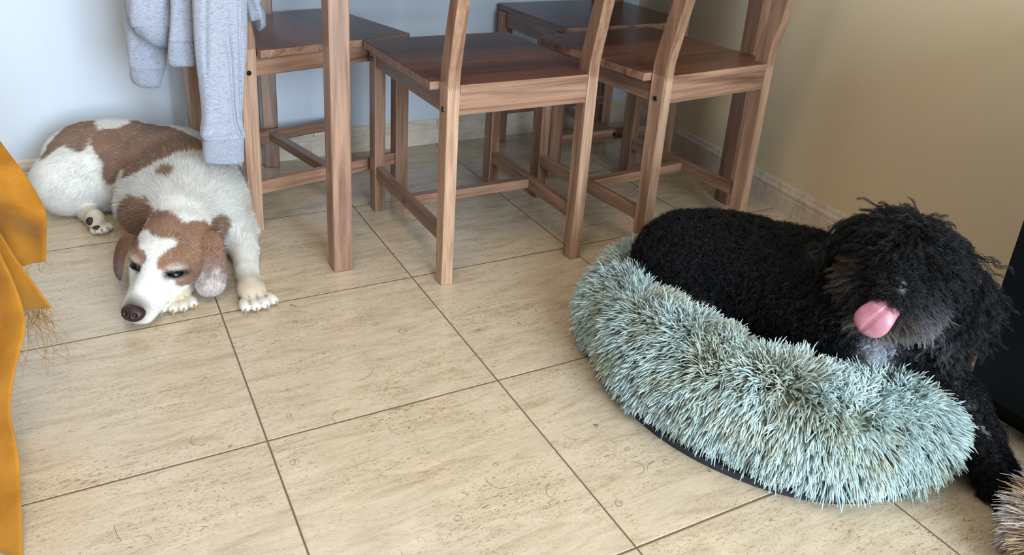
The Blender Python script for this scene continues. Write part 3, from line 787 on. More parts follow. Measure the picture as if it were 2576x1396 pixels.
# ------------------------------------------------------------------ brown shaggy cushion, bottom right corner
SHC = np.array([0.976, -1.142, 0.0])
sc = empty('shaggy_cushion', SHC); tag(sc, 'brown and cream shaggy long-pile cushion cut off by the bottom right corner', 'cushion')
Sc = Sdf().ell((0, 0, 0.045), (0.115, 0.115, 0.050))
Vc, Fc = surface_nets(Sc, (-0.14, -0.14, -0.01), (0.14, 0.14, 0.11), 0.008); Vc[:, 2] = np.maximum(Vc[:, 2], 0.001)
link('pad', np_mesh('pad', Vc, Fc, np.tile(np.array(srgb(120, 96, 80)), (len(Vc), 1))), M_PLUSH, sc, True)
Pc = surf_sample(Vc, Fc, 9000, RNG); Nc = Sc.grad(Pc)
hue = noise3(Pc, 26, 2)
kk = Nc[:, 2] > -0.6; Pc, Nc, hue = Pc[kk], Nc[kk], hue[kk]
pa = hue < 0.62
s1 = plush('pile', Pc[pa], Nc[pa], np.zeros_like(Nc[pa]), 1300, 5, 0.050, 0.0011, np.array(srgb(110, 80, 62)), np.array(srgb(214, 186, 152)), sc, np.zeros(3), seed=31, droop=0.4)
s2 = plush('pile', Pc[~pa], Nc[~pa], np.zeros_like(Nc[~pa]), 800, 5, 0.050, 0.0012, np.array(srgb(140, 120, 112)), np.array(srgb(226, 220, 226)), sc, np.zeros(3), seed=33, droop=0.4)
tag(s1, kind='stuff'); tag(s2, kind='stuff')

# ------------------------------------------------------------------ the white and brown dog
def hp(a, s, z):
    """head frame of the resting dog: a back from the nose, s to the dog's left, z up"""
    return HO+(HA*a+HS*s+HU*z)*1.14
HZ = np.array([0, 0, 1.0]); HA = np.array([0.533, 0.846, 0.0]); HO = np.array([-0.162, -0.002, 0.003])
HS = np.array([0.8405, -0.5296, -0.115]); HU = np.cross(HA, HS); HU = HU if HU[2] > 0 else -HU
HR = np.array([HA, HS, HU]).T
def pitch(R, a):   # rotate a frame about its own second axis
    c, s = math.cos(a), math.sin(a); return R@np.array([[c, 0, -s], [0, 1, 0], [s, 0, c]])
def eye_frame(q):
    return axes(HA*0.52+HS*0.85*q, np.cross(HU, HA*0.52+HS*0.85*q))
def white_dog_sdf():
    s = Sdf()
    # trunk
    s.ell((-0.120, 0.640, 0.105), (0.115, 0.115, 0.112), k=0.03)
    s.ell((-0.205, 0.672, 0.105), (0.105, 0.095, 0.102), k=0.05)
    s.ell((-0.020, 0.545, 0.110), (0.125, 0.125, 0.108), k=0.06)
    s.ell((0.015, 0.420, 0.108), (0.115, 0.125, 0.102), k=0.05)
    # haunch and hind foot
    s.ell((-0.236, 0.612, 0.086), (0.100, 0.080, 0.086), k=0.012)
    s.ell((-0.180, 0.600, 0.075), (0.052, 0.050, 0.060), k=0.03)
    s.cone((-0.222, 0.570, 0.026), (-0.206, 0.505, 0.025), 0.024, 0.020, k=0.008)
    s.ell((-0.203, 0.492, 0.025), (0.022, 0.024, 0.023), k=0.010)
    # chest, shoulders, neck
    s.ell((-0.070, 0.400, 0.088), (0.085, 0.115, 0.085), k=0.05)
    s.ell((0.048, 0.335, 0.090), (0.074, 0.095, 0.085), k=0.04)
    s.ell((-0.015, 0.310, 0.105), (0.105, 0.090, 0.080), k=0.05)
    s.cone((0.000, 0.330, 0.125), hp(0.175, 0.0, 0.090), 0.082, 0.062, k=0.04)
    # far foreleg (dog's left), stretched towards the camera
    s.chain([(0.082, 0.280, 0.060), (0.088, 0.200, 0.032), (0.074, 0.110, 0.024), (0.070, 0.048, 0.022)], [0.046, 0.030, 0.0225, 0.0200], k=0.006)
    s.ell((0.069, 0.034, 0.021), (0.029, 0.038, 0.022), k=0.010)
    # near foreleg folded under the chin
    s.chain([(-0.060, 0.250, 0.040), (-0.030, 0.150, 0.026), (-0.060, 0.105, 0.022), (-0.072, 0.085, 0.022)], [0.04, 0.028, 0.022, 0.022], k=0.008)
    s.ell((-0.074, 0.074, 0.022), (0.030, 0.030, 0.023), k=0.010)
    # head: its own group, so that the cheek lies on the paw instead of melting into it
    h = Sdf()
    h.cone((-0.025, 0.290, 0.120), hp(0.175, 0.0, 0.090), 0.070, 0.062)
    h.ell(hp(0.150, -0.003, 0.078), (0.0720, 0.0690, 0.0600), HR, k=0.03)
    h.ell(hp(0.115, 0, 0.076), (0.0565, 0.0520, 0.0452), HR, k=0.02)
    for q in (-1, 1):
        h.ell(hp(0.124, q*0.032, 0.050 if q < 0 else 0.062), (0.0560, 0.0330, 0.0430 if q < 0 else 0.0350), HR, k=0.02)
        h.ell(hp(0.098, q*0.028, 0.086), (0.0249, 0.0181, 0.0158), HR, k=0.014)
    h.cone(hp(0.022, 0, 0.028), hp(0.085, 0, 0.052), 0.0245, 0.0350, k=0.016)
    h.cone(hp(0.018, 0, 0.038), hp(0.100, 0, 0.076), 0.0179, 0.0291, k=0.014)
    h.cone(hp(0.020, -0.011, 0.022), hp(0.09, -0.022, 0.030), 0.0202, 0.0291, k=0.012)
    h.cone(hp(0.020, 0.010, 0.022), hp(0.085, 0.017, 0.040), 0.0195, 0.0235, k=0.012)
    for q in (-1, 1):    # eye sockets
        h.ell(hp(0.077, q*0.0385, 0.0725), (0.0200, 0.0120, 0.0105), eye_frame(q), k=0.010, op='-')
        h.ell(hp(0.082, q*0.0370, 0.0840), (0.0210, 0.0090, 0.0062), eye_frame(q), k=0.010)
    s.head = h
    return s
def toes(s, c, d, w, n=4, r=0.0105, ln=0.016, spread=0.9, z=0.012, back=0.0):
    """toes fanned round the front of a paw; d = pointing direction, w = sideways"""
    out = []
    d = unit(np.array(d, float)); w = unit(np.array(w, float))
    for i in range(n):
        t = (i-(n-1)/2)/((n-1)/2); fwd = 0.020+0.008*(1-t*t)
        p = np.array(c)+d*fwd+w*t*0.022*spread; p[2] = z
        a = unit(d+w*t*0.28)
        s.ell(p, (ln, r*0.88, r), axes(a, np.array([0, 0, 1.0])), k=0.0025)
        out.append((p, a))
    return out
WDOG = white_dog_sdf()
T_far = toes(WDOG, (0.070, 0.018, 0.02), (0.12, -1, 0), (1, 0.12, 0), r=0.0125, ln=0.024, spread=1.15, z=0.0135)
T_near = toes(WDOG, (-0.074, 0.066, 0.02), (-0.05, -1, 0), (1, -0.05, 0), r=0.0120, ln=0.021, spread=1.12, z=0.0135)
T_hind = toes(WDOG, (-0.200, 0.490, 0.02), (0.35, -1, 0), (1, 0.35, 0), r=0.0095, spread=0.72)
WDOG.group(WDOG.head, 0.006)
# ears: thin flaps of the same body surface
def ear_pts(side):
    if side > 0: return [(np.array(v), w) for v, w in (((-0.030, 0.130, 0.118), 0.018), ((-0.018, 0.112, 0.126), 0.026), ((-0.004, 0.094, 0.112), 0.031), ((-0.002, 0.086, 0.086), 0.0325), ((-0.004, 0.074, 0.058), 0.0325), ((-0.008, 0.060, 0.038), 0.030), ((-0.011, 0.050, 0.027), 0.021), ((-0.012, 0.046, 0.022), 0.008))]
    return [(np.array(v), w) for v, w in (((-0.125, 0.175, 0.106), 0.015), ((-0.144, 0.180, 0.108), 0.020), ((-0.158, 0.180, 0.097), 0.023), ((-0.168, 0.173, 0.076), 0.024), ((-0.173, 0.163, 0.056), 0.022), ((-0.174, 0.158, 0.043), 0.016), ((-0.173, 0.156, 0.036), 0.007))]
def ear_surface(side, n=44, nu=30):
    E_ = ear_pts(side); C = smooth_path(np.array([v for v, w in E_]), n); Wd = np.interp(np.linspace(0, len(E_)-1, n), range(len(E_)), [w for v, w in E_])
    T = unit(np.gradient(C, axis=0)); wd0 = (HA*0.35+HS*0.95+HZ*0.0) if side > 0 else (HA*0.70-HS*0.72)
    Wv = unit(wd0-(T@wd0)[:, None]*T); Nv = np.cross(T, Wv); Nv = np.where((Nv@(CAM-C[n//2]))[:, None] > 0, Nv, -Nv)
    th = np.linspace(0, 2*PI, nu, endpoint=False); cu = np.cos(th)
    curl = (cu**2)*0.20+0.10*np.sin(cu*3+1.0)
    V = C[:, None]+Wv[:, None]*(cu[None, :, None]*Wd[:, None, None])+Nv[:, None]*(np.sin(th)[None, :, None]*0.0038*np.minimum(1, Wd/0.02)[:, None, None])-Nv[:, None]*(curl[None, :, None]*Wd[:, None, None])
    Nn = unit(Nv[:, None]*np.sign(np.sin(th)+1e-3)[None, :, None]+Wv[:, None]*cu[None, :, None]*0.3)
    ii, jj = np.meshgrid(np.arange(n-1), np.arange(nu), indexing='ij')
    F = np.stack([ii*nu+jj, ii*nu+(jj+1) % nu, (ii+1)*nu+(jj+1) % nu, (ii+1)*nu+jj], -1).reshape(-1, 4)
    if side < 0: F = F[:, ::-1]
    return V.reshape(-1, 3), Nn.reshape(-1, 3), F, np.repeat(T[:, None], nu, 1).reshape(-1, 3)
Vw, Fw = surface_nets(WDOG, (-0.36, -0.04, -0.01), (0.17, 0.80, 0.24), 0.0058)
Vw[:, 2] = np.maximum(Vw[:, 2], 0.0006)
PATCH = np.array([-193,680,212,-181,667,215,-81,636,214,-67,654,208,-219,678,208,-206,664,211,-194,654,213,-182,646,214,-89,610,216,-77,608,216,-64,606,215,-51,606,214,-38,610,211,-232,670,205,-219,656,208,-207,647,209,-195,639,211,-183,632,211,-103,597,214,-91,592,215,-79,587,215,-66,581,215,-54,576,216,-42,569,217,-30,563,218,-17,558,218,-239,659,202,-226,648,204,-214,639,206,-196,627,207,-184,621,208,-104,583,212,-92,577,212,-80,570,213,-68,563,214,-56,555,216,-44,547,217,-32,540,218,-20,535,218,-7,533,217,-239,646,199,-227,637,200,-209,625,202,-160,600,205,-148,594,206,-136,588,206,-112,574,208,-100,567,209,-88,559,210,-76,551,212,-64,543,213,-52,534,215,-40,527,216,-28,521,216,9,515,214,-252,647,193,-222,623,197,-204,613,198,-131,575,203,-101,556,206,-89,547,207,-77,538,209,-65,529,211,-54,520,212,-42,512,213,-30,506,214,7,496,214,20,498,212,-247,632,190,-235,624,191,-216,612,193,-174,590,196,-162,584,196,-150,577,197,-126,562,199,-114,554,201,-90,536,204,-79,526,206,-67,517,208,-55,508,210,-43,499,211,-32,492,212,-20,486,213,-8,481,213,5,478,213,17,478,211,30,481,209,-266,641,182,-229,613,187,-211,602,189,-145,566,193,-109,541,198,-68,506,205,-57,496,207,-45,487,208,-33,478,210,-22,471,211,-10,465,211,2,460,212,14,458,211,27,458,210,40,462,207,-260,628,178,-224,603,183,-176,577,186,-164,570,187,-140,555,189,-128,546,191,-87,511,198,-58,484,203,-47,474,205,-35,465,207,-24,457,209,-12,449,210,0,443,211,12,438,211,24,436,210,36,438,208,-280,641,169,-213,591,178,-159,561,182,-123,534,187,-100,513,191,-82,497,195,-71,484,198,-60,473,200,-48,462,203,-37,452,205,-25,442,207,-14,433,209,-3,426,210,9,420,210,21,417,210,33,416,209,-274,622,168,-172,563,176,-154,551,178,-142,542,179,-118,522,184,-95,500,188,-72,473,195,-61,460,198,-50,449,201,-39,438,203,-27,427,205,-16,418,207,-5,409,209,7,402,210,31,398,209,-287,627,160,-137,532,175,-114,510,180,-91,483,187,-74,461,192,-63,447,196,-51,434,199,-40,423,201,-29,412,204,-18,401,206,-7,390,209,-287,607,160,-162,546,166,-150,537,168,-132,521,171,-109,497,177,-92,472,184,-75,447,191,-64,432,194,-53,420,197,-42,408,200,-31,394,204,-145,527,164,-127,510,168,-104,479,176,-93,459,182,-77,432,189,-66,418,192,-55,406,195,-44,390,200,-157,533,156,-122,498,164,-106,467,173,-95,444,180,-78,418,187,-67,405,191,-57,388,195,-147,520,153,-135,507,156,-118,480,163,-107,453,172,-96,429,179,-80,405,185,-69,389,190,-119,468,161,-108,437,171,-98,415,177,-160,525,138,-148,514,141,-120,453,159,-110,421,170,-99,401,175,-143,503,137,-122,435,159,-111,407,168,-59,315,195,-48,303,198,-162,522,125,-150,509,128,-123,419,158,-45,287,197,-158,516,113,-128,315,132,-118,296,139,-139,335,119,-134,322,124,-113,283,137,-103,265,143,-130,307,122,-99,251,141,-146,345,102,-141,329,108,-136,316,113,-125,295,120,-115,276,126,-105,257,133,-131,303,111,-121,284,118,-111,265,124,-101,242,132,-97,221,140,-148,348,88,-142,329,95,-137,315,100,-127,292,108,-117,273,115,-106,253,122,-98,209,140,-94,181,151,-90,167,156,-80,151,162,-133,303,98,-103,235,122,-91,153,156,-76,137,161,-149,365,67,-144,338,78,-139,319,85,-123,284,98,-118,274,102,-113,264,105,-108,253,109,-102,160,149,-87,136,156,-73,126,159,32,188,115,39,200,108,47,210,102,-144,348,66,-134,309,82,-129,297,87,-103,147,148,-84,125,155,-64,115,156,23,167,119,-140,336,64,-135,316,72,-119,280,86,-114,269,89,-113,161,138,-94,126,150,-75,113,152,-54,108,151,-22,111,144,-11,116,140,1,125,135,31,186,103,39,203,94,46,213,88,-125,296,73,-91,115,148,-66,104,149,12,135,122,21,156,111,-130,325,54,-125,306,62,-82,103,146,-56,98,144,-24,102,137,-13,107,132,-2,115,127,31,197,84,39,213,75,46,223,70,-47,93,138,10,125,114,18,143,104,-37,90,131,-26,93,128,-15,99,124,-3,107,118,34,222,59,41,232,53,-49,84,130,8,118,104,16,136,95,35,238,44,-133,143,111,-39,82,123,-23,89,117,-11,96,112,1,107,105,30,252,31,38,261,26,-135,122,115,7,114,93,-46,72,117,-35,77,113,-19,86,105,-7,96,98,-142,103,113,-1,102,88,6,116,80,-69,58,115,-37,69,104,-26,76,99,-14,85,92,-148,94,107,-139,83,110,-80,55,113,-60,54,109,-49,58,105,-9,90,82,-2,101,76,-130,73,107,-71,49,108,-22,74,86,-92,50,105,-62,45,102,-46,52,96,-17,79,76,-10,89,70,-83,44,100,-68,39,94,-53,42,89,-41,54,81,-24,70,70,-18,80,63,-6,134,34,-62,55,79,-17,87,53,-53,49,73,-37,57,66,-24,75,54,-14,124,27,-65,44,66,-49,50,59,-37,65,49], float).reshape(-1, 3)/1000
def patch_field(P):
    out = np.zeros(len(P))
    for i in range(0, len(P), 4000):
        q = P[i:i+4000]; d2 = ((q[:, None]-PATCH[None])**2).sum(-1); out[i:i+4000] = np.exp(-d2/(2*0.0105**2)).sum(1)
    return out
def coat(P, tick=None):
    """albedo of the white and brown coat at points of the body"""
    f = patch_field(P)+0.5*(noise3(P, 70, 3)-0.5)+0.35*(noise3(P, 190, 4)-0.5)
    m = np.clip((f-0.36)/0.55, 0, 1)[:, None]; m = m*m*(3-2*m)
    if tick is not None: m = np.where(tick[:, None] < m*0.96, 0.92, 0.22*m)
    white = np.array(srgb(240, 236, 228)); cream = np.array(srgb(212, 192, 162)); br = np.array(srgb(162, 120, 90)); dk = np.array(srgb(122, 86, 66))
    n = noise3(P, 14, 8)[:, None]; w = white*(1-0.35*np.clip((n-0.55)*3, 0, 1))+cream*0.35*np.clip((n-0.55)*3, 0, 1)
    b = br*(1-noise3(P, 22, 12)[:, None]*0.7)+dk*noise3(P, 22, 12)[:, None]*0.7
    sad = np.clip((P[:, 1]-0.42)/0.08, 0, 1)[:, None]; b = b*(1-sad*0.7)+np.array(srgb(142, 112, 94))*sad*0.7
    c = w*(1-m)+b*m
    for q in (-1, 1):   # pale ring round each eye
        e_ = np.linalg.norm(((P-hp(0.074, q*0.037, 0.076))@HR)/np.array([0.022, 0.020, 0.016]), axis=1)
        pr_ = np.clip(1.45-e_, 0, 1)[:, None]*(0.75 if q > 0 else 0.5); c = c*(1-pr_)+w*pr_
    # dirty cream feet, dark toe pads and claws' beds
    pw = np.zeros(len(P))
    for cc in ((0.070, 0.020), (-0.074, 0.062), (-0.200, 0.500)):
        pw = np.maximum(pw, np.clip(1.5-np.hypot(P[:, 0]-cc[0], P[:, 1]-cc[1])/0.042, 0, 1))
    pw = pw*np.clip((0.052-P[:, 2])/0.012, 0, 1)*np.where(WDOG.head(P) < 0.004, 0.0, 1.0)
    c = c*(1-0.8*pw[:, None])+np.array(srgb(200, 178, 146))*0.8*pw[:, None]*(0.85+0.3*noise3(P, 90, 2)[:, None])
    for T_ in (T_far, T_near):      # shade painted into the gaps between the toes, dark pads under their tips
        for (p0_, a0_), (p1_, a1_) in zip(T_[:-1], T_[1:]):
            m0 = (p0_+p1_)/2; ad = unit(a0_+a1_); tt = np.clip((P-m0)@ad, -0.014, 0.030); dl = np.hypot(*((P-m0-tt[:, None]*ad)[:, :2]).T)
            cr_ = (np.exp(-(dl/0.0019)**2)*0.75*np.clip((0.034-P[:, 2])/0.006, 0, 1)*np.clip(1.5-np.linalg.norm(P-m0, axis=1)/0.020, 0, 1))[:, None]; c = c*(1-cr_)+np.array(srgb(62, 44, 34))*cr_
        for p0_, a0_ in T_:
            tp_ = p0_+a0_*0.020; dd_ = np.linalg.norm((P-tp_)/np.array([1, 1, 0.8]), axis=1); cr_ = (np.clip(1.6-dd_/0.009, 0, 1)*np.clip((0.0105-P[:, 2])/0.003, 0, 1))[:, None]
            c = c*(1-cr_)+np.array(srgb(46, 38, 36))*cr_
    # lips and eye rims
    rim_ = np.zeros(len(P))
    for q in (-1, 1):
        rim_ = np.maximum(rim_, np.clip(2.2-1.2*np.linalg.norm(((P-hp(0.077, q*0.0385, 0.0735))@eye_frame(q))/np.array([0.0195, 0.0120, 0.0085]), axis=1), 0, 1))
    rim_ = np.maximum(rim_, np.clip(1.8-np.linalg.norm(P-hp(0.008, 0.0, 0.036), axis=1)/0.018, 0, 1)*0.9)
    c = c*(1-rim_[:, None])+np.array(srgb(52, 38, 34))*rim_[:, None]
    return c
M_COAT = fur_mat('short_coat', 0.75, 0.2)
wd = empty('dog', (-0.05, 0.35, 0)); tag(wd, 'white and brown dog lying drowsily on the tiled floor with its chin on a paw', 'dog')
WO = np.array([-0.05, 0.35, 0])
ears_ = [ear_surface(1), ear_surface(-1)]
def ear_coat(V, side):
    f = noise3(V, 60, 5)[:, None]; e = ear_pts(side); t0_, t1_ = e[1][0][2], e[-1][0][2]
    t = np.clip((t0_-V[:, 2])/(t0_-t1_), 0, 1)[:, None]; w = np.clip((t-0.62+0.35*(f-0.5))/0.25, 0, 1) if side > 0 else np.zeros_like(t)
    g = np.clip((t-0.25)/0.4, 0, 1)
    b = np.array(srgb(134, 98, 76))*(1-g)+np.array(srgb(134, 112, 104))*g
    return b*(1-w)+np.array(srgb(206, 192, 188))*w
Vall, Fall, Call = [Vw], [Fw], [coat(Vw)*0.92]
for (v_, n_e, f_, t_), sd_ in zip(ears_, (1, -1)):
    Fall.append(f_+sum(len(x) for x in Vall)); Vall.append(v_); Call.append(ear_coat(v_, sd_))
wbody = link('body', np_mesh('body', np.concatenate(Vall)-WO, np.concatenate(Fall), np.concatenate(Call)), M_COAT, wd, True)
def fur_flow_w(P):
    """combing direction: nose to tail"""
    path = np.array([hp(0.0, 0, 0.03), hp(0.10, 0, 0.08), hp(0.18, 0, 0.1), (0.0, 0.33, 0.15), (0.01, 0.45, 0.17), (-0.05, 0.57, 0.17), (-0.16, 0.66, 0.15), (-0.29, 0.68, 0.08)])
    seg = np.diff(path, axis=0); mids = (path[1:]+path[:-1])/2
    w = np.exp(-((P[:, None]-mids[None])**2).sum(-1)/(2*0.07**2))+1e-9
    f = (w[..., None]*unit(seg)[None]).sum(1)/w.sum(1)[:, None]
    f = f+np.array([0, 0, -0.45]); return f
def groom(name, sdf, P, flow, length, lift, rad, col, m, parent, origin, k=4, jitter=0.2, curl=None, seed=1, droop=0.1, floor=0.001):
    rng = np.random.default_rng(seed); n = len(P)
    Nn = sdf.grad(P); fl = flow-(flow*Nn).sum(1)[:, None]*Nn; fl = unit(fl)
    sw = np.stack([noise3(P, 38, 50+q)-0.5 for q in range(3)], -1)*0.75
    d = unit(fl*(1-lift)[:, None]+Nn*lift[:, None]+sw*0.5+rng.normal(size=(n, 3))*jitter)
    C = [P-Nn*0.0008]
    for s in range(1, k):
        d = unit(d+Nn*(-0.04)+np.array([0, 0, -droop])+rng.normal(size=(n, 3))*jitter*0.3); C.append(C[-1]+d*(length/(k-1))[:, None])
    C = np.stack(C, 1); C[..., 2] = np.maximum(C[..., 2], floor)
    t = np.linspace(0, 1, k); R = rad*(1-0.8*t)[None]*rng.uniform(0.8, 1.2, (n, 1))
    v = rng.uniform(0.84, 1.08, (n, 1))
    return strands(name, C-origin, R, col*v*0.97, m, parent, 3, tipcol=np.minimum(col*v*1.06, 0.95))
Pw = surf_sample(Vw, Fw, 300000, np.random.default_rng(2))
_hd = np.linalg.norm(Pw-hp(0.10, 0, 0.05), axis=1) < 0.13; _rr = np.random.default_rng(3).random(len(Pw))
Pw = Pw[_hd | (_rr < 0.72)]
def head_w(P):
    q = P-hp(0, 0, 0); return q@HA, q@HS, P[:, 2]
ha, hs, hz = head_w(Pw)
onhead = (ha < 0.235) & (np.abs(hs) < 0.085) & (ha > -0.05) & ~((ha > 0.10) & (np.abs(hs) > 0.062) & (hz < 0.10))
dneck = np.linalg.norm(Pw-np.array([0.0, 0.33, 0.11]), axis=1)
Lw = np.where(dneck < 0.17, 0.021, 0.011)
Lw = np.where(onhead, np.interp(ha, [0.0, 0.05, 0.13, 0.23], [0.0030, 0.0050, 0.0075, 0.013]), Lw)
Lw = np.where((Pw[:, 2] < 0.05) & (Pw[:, 1] < 0.2) & (Pw[:, 0] > 0.03), 0.006, Lw)
Lw = np.where(np.hypot(Pw[:, 0]-0.07, Pw[:, 1]-0.01) < 0.045, 0.0026, Lw)
Lw = np.where((np.hypot(Pw[:, 0]+0.074, Pw[:, 1]-0.06) < 0.045) & (Pw[:, 2] < 0.045), 0.0026, Lw)
Lw = np.where((np.hypot(Pw[:, 0]+0.20, Pw[:, 1]-0.50) < 0.05) & (Pw[:, 2] < 0.05), 0.004, Lw)
eyed = np.minimum(*[0.0095*np.linalg.norm(((Pw-hp(0.077, q*0.0385, 0.0730))@eye_frame(q))/np.array([0.0175, 0.012, 0.0080]), axis=1) for q in (-1, 1)])
keep = (eyed > 0.0095) & (np.linalg.norm(Pw-hp(-0.006, 0, 0.031), axis=1) > 0.019) & (Pw[:, 2] > 0.004)
Pw, Lw = Pw[keep], Lw[keep]
furw = groom('fur', WDOG, Pw, fur_flow_w(Pw), Lw*np.random.default_rng(4).uniform(0.7, 1.2, len(Pw)), np.where(Lw > 0.017, 0.30, np.where(Lw < 0.008, 0.42, 0.26)), 0.00030, coat(Pw, np.random.default_rng(7).random(len(Pw))), M_COAT, wd, WO, jitter=0.10)
M_EYE = plain('dark_eye', (0.004, 0.003, 0.003), 0.16, 0.35)
M_NOSEB = plain('brown_nose', srgb(50, 31, 30), 0.45, 0.4)
M_CLAW = plain('claw', srgb(176, 146, 108), 0.4)
M_PAD = plain('dark_pad', srgb(38, 34, 36), 0.7)
def blob(name, c, r, R, m, parent, origin, seg=24):
    bm = bmesh.new(); bmesh.ops.create_uvsphere(bm, u_segments=seg, v_segments=seg//2, radius=1.0)
    for v in bm.verts: v.co = Vector((R@(np.array(v.co)*np.array(r))+np.array(c)-origin).tolist())
    return from_bm(name, bm, m, parent, True)
for q in (-1, 1):
    blob('eye', hp(0.0775, q*0.0355, 0.0725), (0.0150, 0.0095, 0.0075), eye_frame(q), M_EYE, wd, WO)
# nose pad: rounded box with nostrils
Sn = Sdf().ell((0, 0, 0), (0.014, 0.0215, 0.0155)).ell((0.004, 0, 0.004), (0.012, 0.0225, 0.012), k=0.006)
for q in (-1, 1): Sn.ell((-0.0130, q*0.0095, 0.001), (0.006, 0.0048, 0.0040), k=0.003, op='-')
Sn.ell((-0.014, 0, -0.008), (0.006, 0.0012, 0.010), k=0.003, op='-')
Vn, Fn = surface_nets(Sn, (-0.024, -0.03, -0.024), (0.024, 0.03, 0.024), 0.0016)
Rn = pitch(HR, -0.25)
nose = link('nose', np_mesh('nose', Vn@Rn.T+hp(-0.002, 0, 0.032)-WO, Fn), M_NOSEB, wd, True)
def claw(p, a, m, parent, origin, ln=0.016, r=0.0030):
    a = np.array(a); pts = [p, p+a*ln*0.5+np.array([0, 0, -0.001]), p+a*ln+np.array([0, 0, -ln*0.45])]
    for q in pts: q[2] = max(q[2], 0.0022)
    tube('claw', [q-origin for q in pts], [r, r*0.85, r*0.35], m, parent, n=8, nu=8)
for T_ in (T_far, T_near):
    for p, a in T_: claw(p+a*0.017+np.array([0, 0, 0.002]), a, M_CLAW, wd, WO, 0.015, 0.0024)
for p, a in T_hind[:3]: claw(p+a*0.012+np.array([0, 0, 0.004]), unit(a+np.array([0, 0, 0.3])), M_CLAW, wd, WO, 0.010)
blob('paw_pad', (-0.213, 0.477, 0.030), (0.011, 0.008, 0.011), np.eye(3), M_PAD, wd, WO)
blob('paw_pad', (-0.203, 0.462, 0.014), (0.012, 0.009, 0.009), np.eye(3), M_PAD, wd, WO)
blob('paw_pad', (-0.190, 0.462, 0.010), (0.008, 0.007, 0.007), np.eye(3), M_PAD, wd, WO)

for (v_, n_e, f_, t_), sd_ in zip(ears_, (1, -1)):
    rg = np.random.default_rng(40+sd_); i_ = rg.integers(0, len(f_), 9000); u_, w_ = rg.random((2, 9000, 1))
    q4 = [v_[f_[i_, k_]] for k_ in range(4)]; pe_ = (1-u_)*(1-w_)*q4[0]+u_*(1-w_)*q4[1]+u_*w_*q4[2]+(1-u_)*w_*q4[3]
    ne_ = unit(n_e[f_[i_, 0]]+n_e[f_[i_, 2]]); te_ = t_[f_[i_, 0]]
    d_ = unit(te_*0.9+ne_*0.22+rg.normal(size=te_.shape)*0.12); L_ = (0.0055*rg.uniform(0.6, 1.2, 9000))[:, None]
    C_ = np.stack([pe_, pe_+d_*L_*0.5, pe_+unit(d_-ne_*0.15)*L_], 1)
    cc_ = ear_coat(pe_, sd_)*rg.uniform(0.8, 1.15, (9000, 1))
    strands('ear_fur', C_-WO, np.array([0.00032, 0.00026, 0.0001])[None]*np.ones((9000, 1)), cc_, M_COAT, wd, 3)

# ------------------------------------------------------------------ the black curly dog
HC = np.array([0.900, -0.782, 0.332])
BF = unit(np.array([-1.22, -0.62, 0.02])); _s = unit(np.cross(BF, HZ)); _s = -_s if _s[0] < 0 else _s      # to image right
_u = unit(np.cross(_s, -BF)); _u = _u if _u[2] > 0 else -_u
_r = math.radians(13)
BS = _s*math.cos(_r)-_u*math.sin(_r); BU = _u*math.cos(_r)+_s*math.sin(_r)
BR = np.array([BF, BS, BU]).T
def bh(a, s, u): return HC+BF*a+BS*s+BU*u
BDOG = Sdf()
BDOG.ell((0.808, -0.400, 0.150), (0.082, 0.088, 0.100), k=0.03)
BDOG.ell((0.870, -0.465, 0.158), (0.105, 0.115, 0.108), k=0.05)
BDOG.ell((0.915, -0.600, 0.165), (0.105, 0.135, 0.118), k=0.06)
BDOG.ell((0.905, -0.725, 0.165), (0.080, 0.088, 0.105), k=0.05)
BDOG.ell((0.772, -0.455, 0.110), (0.060, 0.085, 0.060), k=0.03)        # thigh
BDOG.cone((0.925, -0.720, 0.22), bh(-0.03, 0, -0.02), 0.075, 0.060, k=0.04)    # neck
BDOG.chain([(0.932, -0.770, 0.190), (0.952, -0.835, 0.160), (0.968, -0.878, 0.125), (0.980, -0.917, 0.080), (0.980, -0.942, 0.048), (0.982, -0.958, 0.034)], [0.050, 0.034, 0.028, 0.024, 0.023, 0.025], k=0.012)
BDOG.ell((0.978, -0.970, 0.026), (0.034, 0.032, 0.023), axes((-0.2, -1, 0), (1, 0, 0)), k=0.012)
BDOG.chain([(0.865, -0.770, 0.13), (0.830, -0.800, 0.10), (0.86, -0.80, 0.09)], [0.05, 0.035, 0.03], k=0.02)
BDOG.ell(bh(-0.005, 0, 0.004), (0.070, 0.070, 0.050), BR, k=0.03)
BDOG.cone(bh(0.035, 0, -0.014), bh(0.086, 0, -0.010), 0.038, 0.025, k=0.02)
for q in (-1, 1):
    BDOG.ell(bh(0.045, q*0.030, -0.038), (0.034, 0.026, 0.028), BR, k=0.015)
    BDOG.ell(bh(0.045, q*0.028, 0.020), (0.016, 0.014, 0.011), BR, k=0.012)
BDOG.cone(bh(0.025, 0, -0.066), bh(0.050, -0.006, -0.078), 0.026, 0.017, k=0.012)
BDOG.ell(bh(-0.015, 0.090, -0.035), (0.030, 0.020, 0.066), BR, k=0.020)
BDOG.ell(bh(-0.010, -0.078, -0.020), (0.028, 0.016, 0.050), BR, k=0.018)
T_blk = toes(BDOG, (0.976, -0.985, 0.02), (-0.15, -1, 0), (1, -0.15, 0), r=0.011)
Vb, Fb2 = surface_nets(BDOG, (0.64, -1.05, -0.01), (1.12, -0.27, 0.47), 0.0065)
Vb[:, 2] = np.maximum(Vb[:, 2], 0.001)
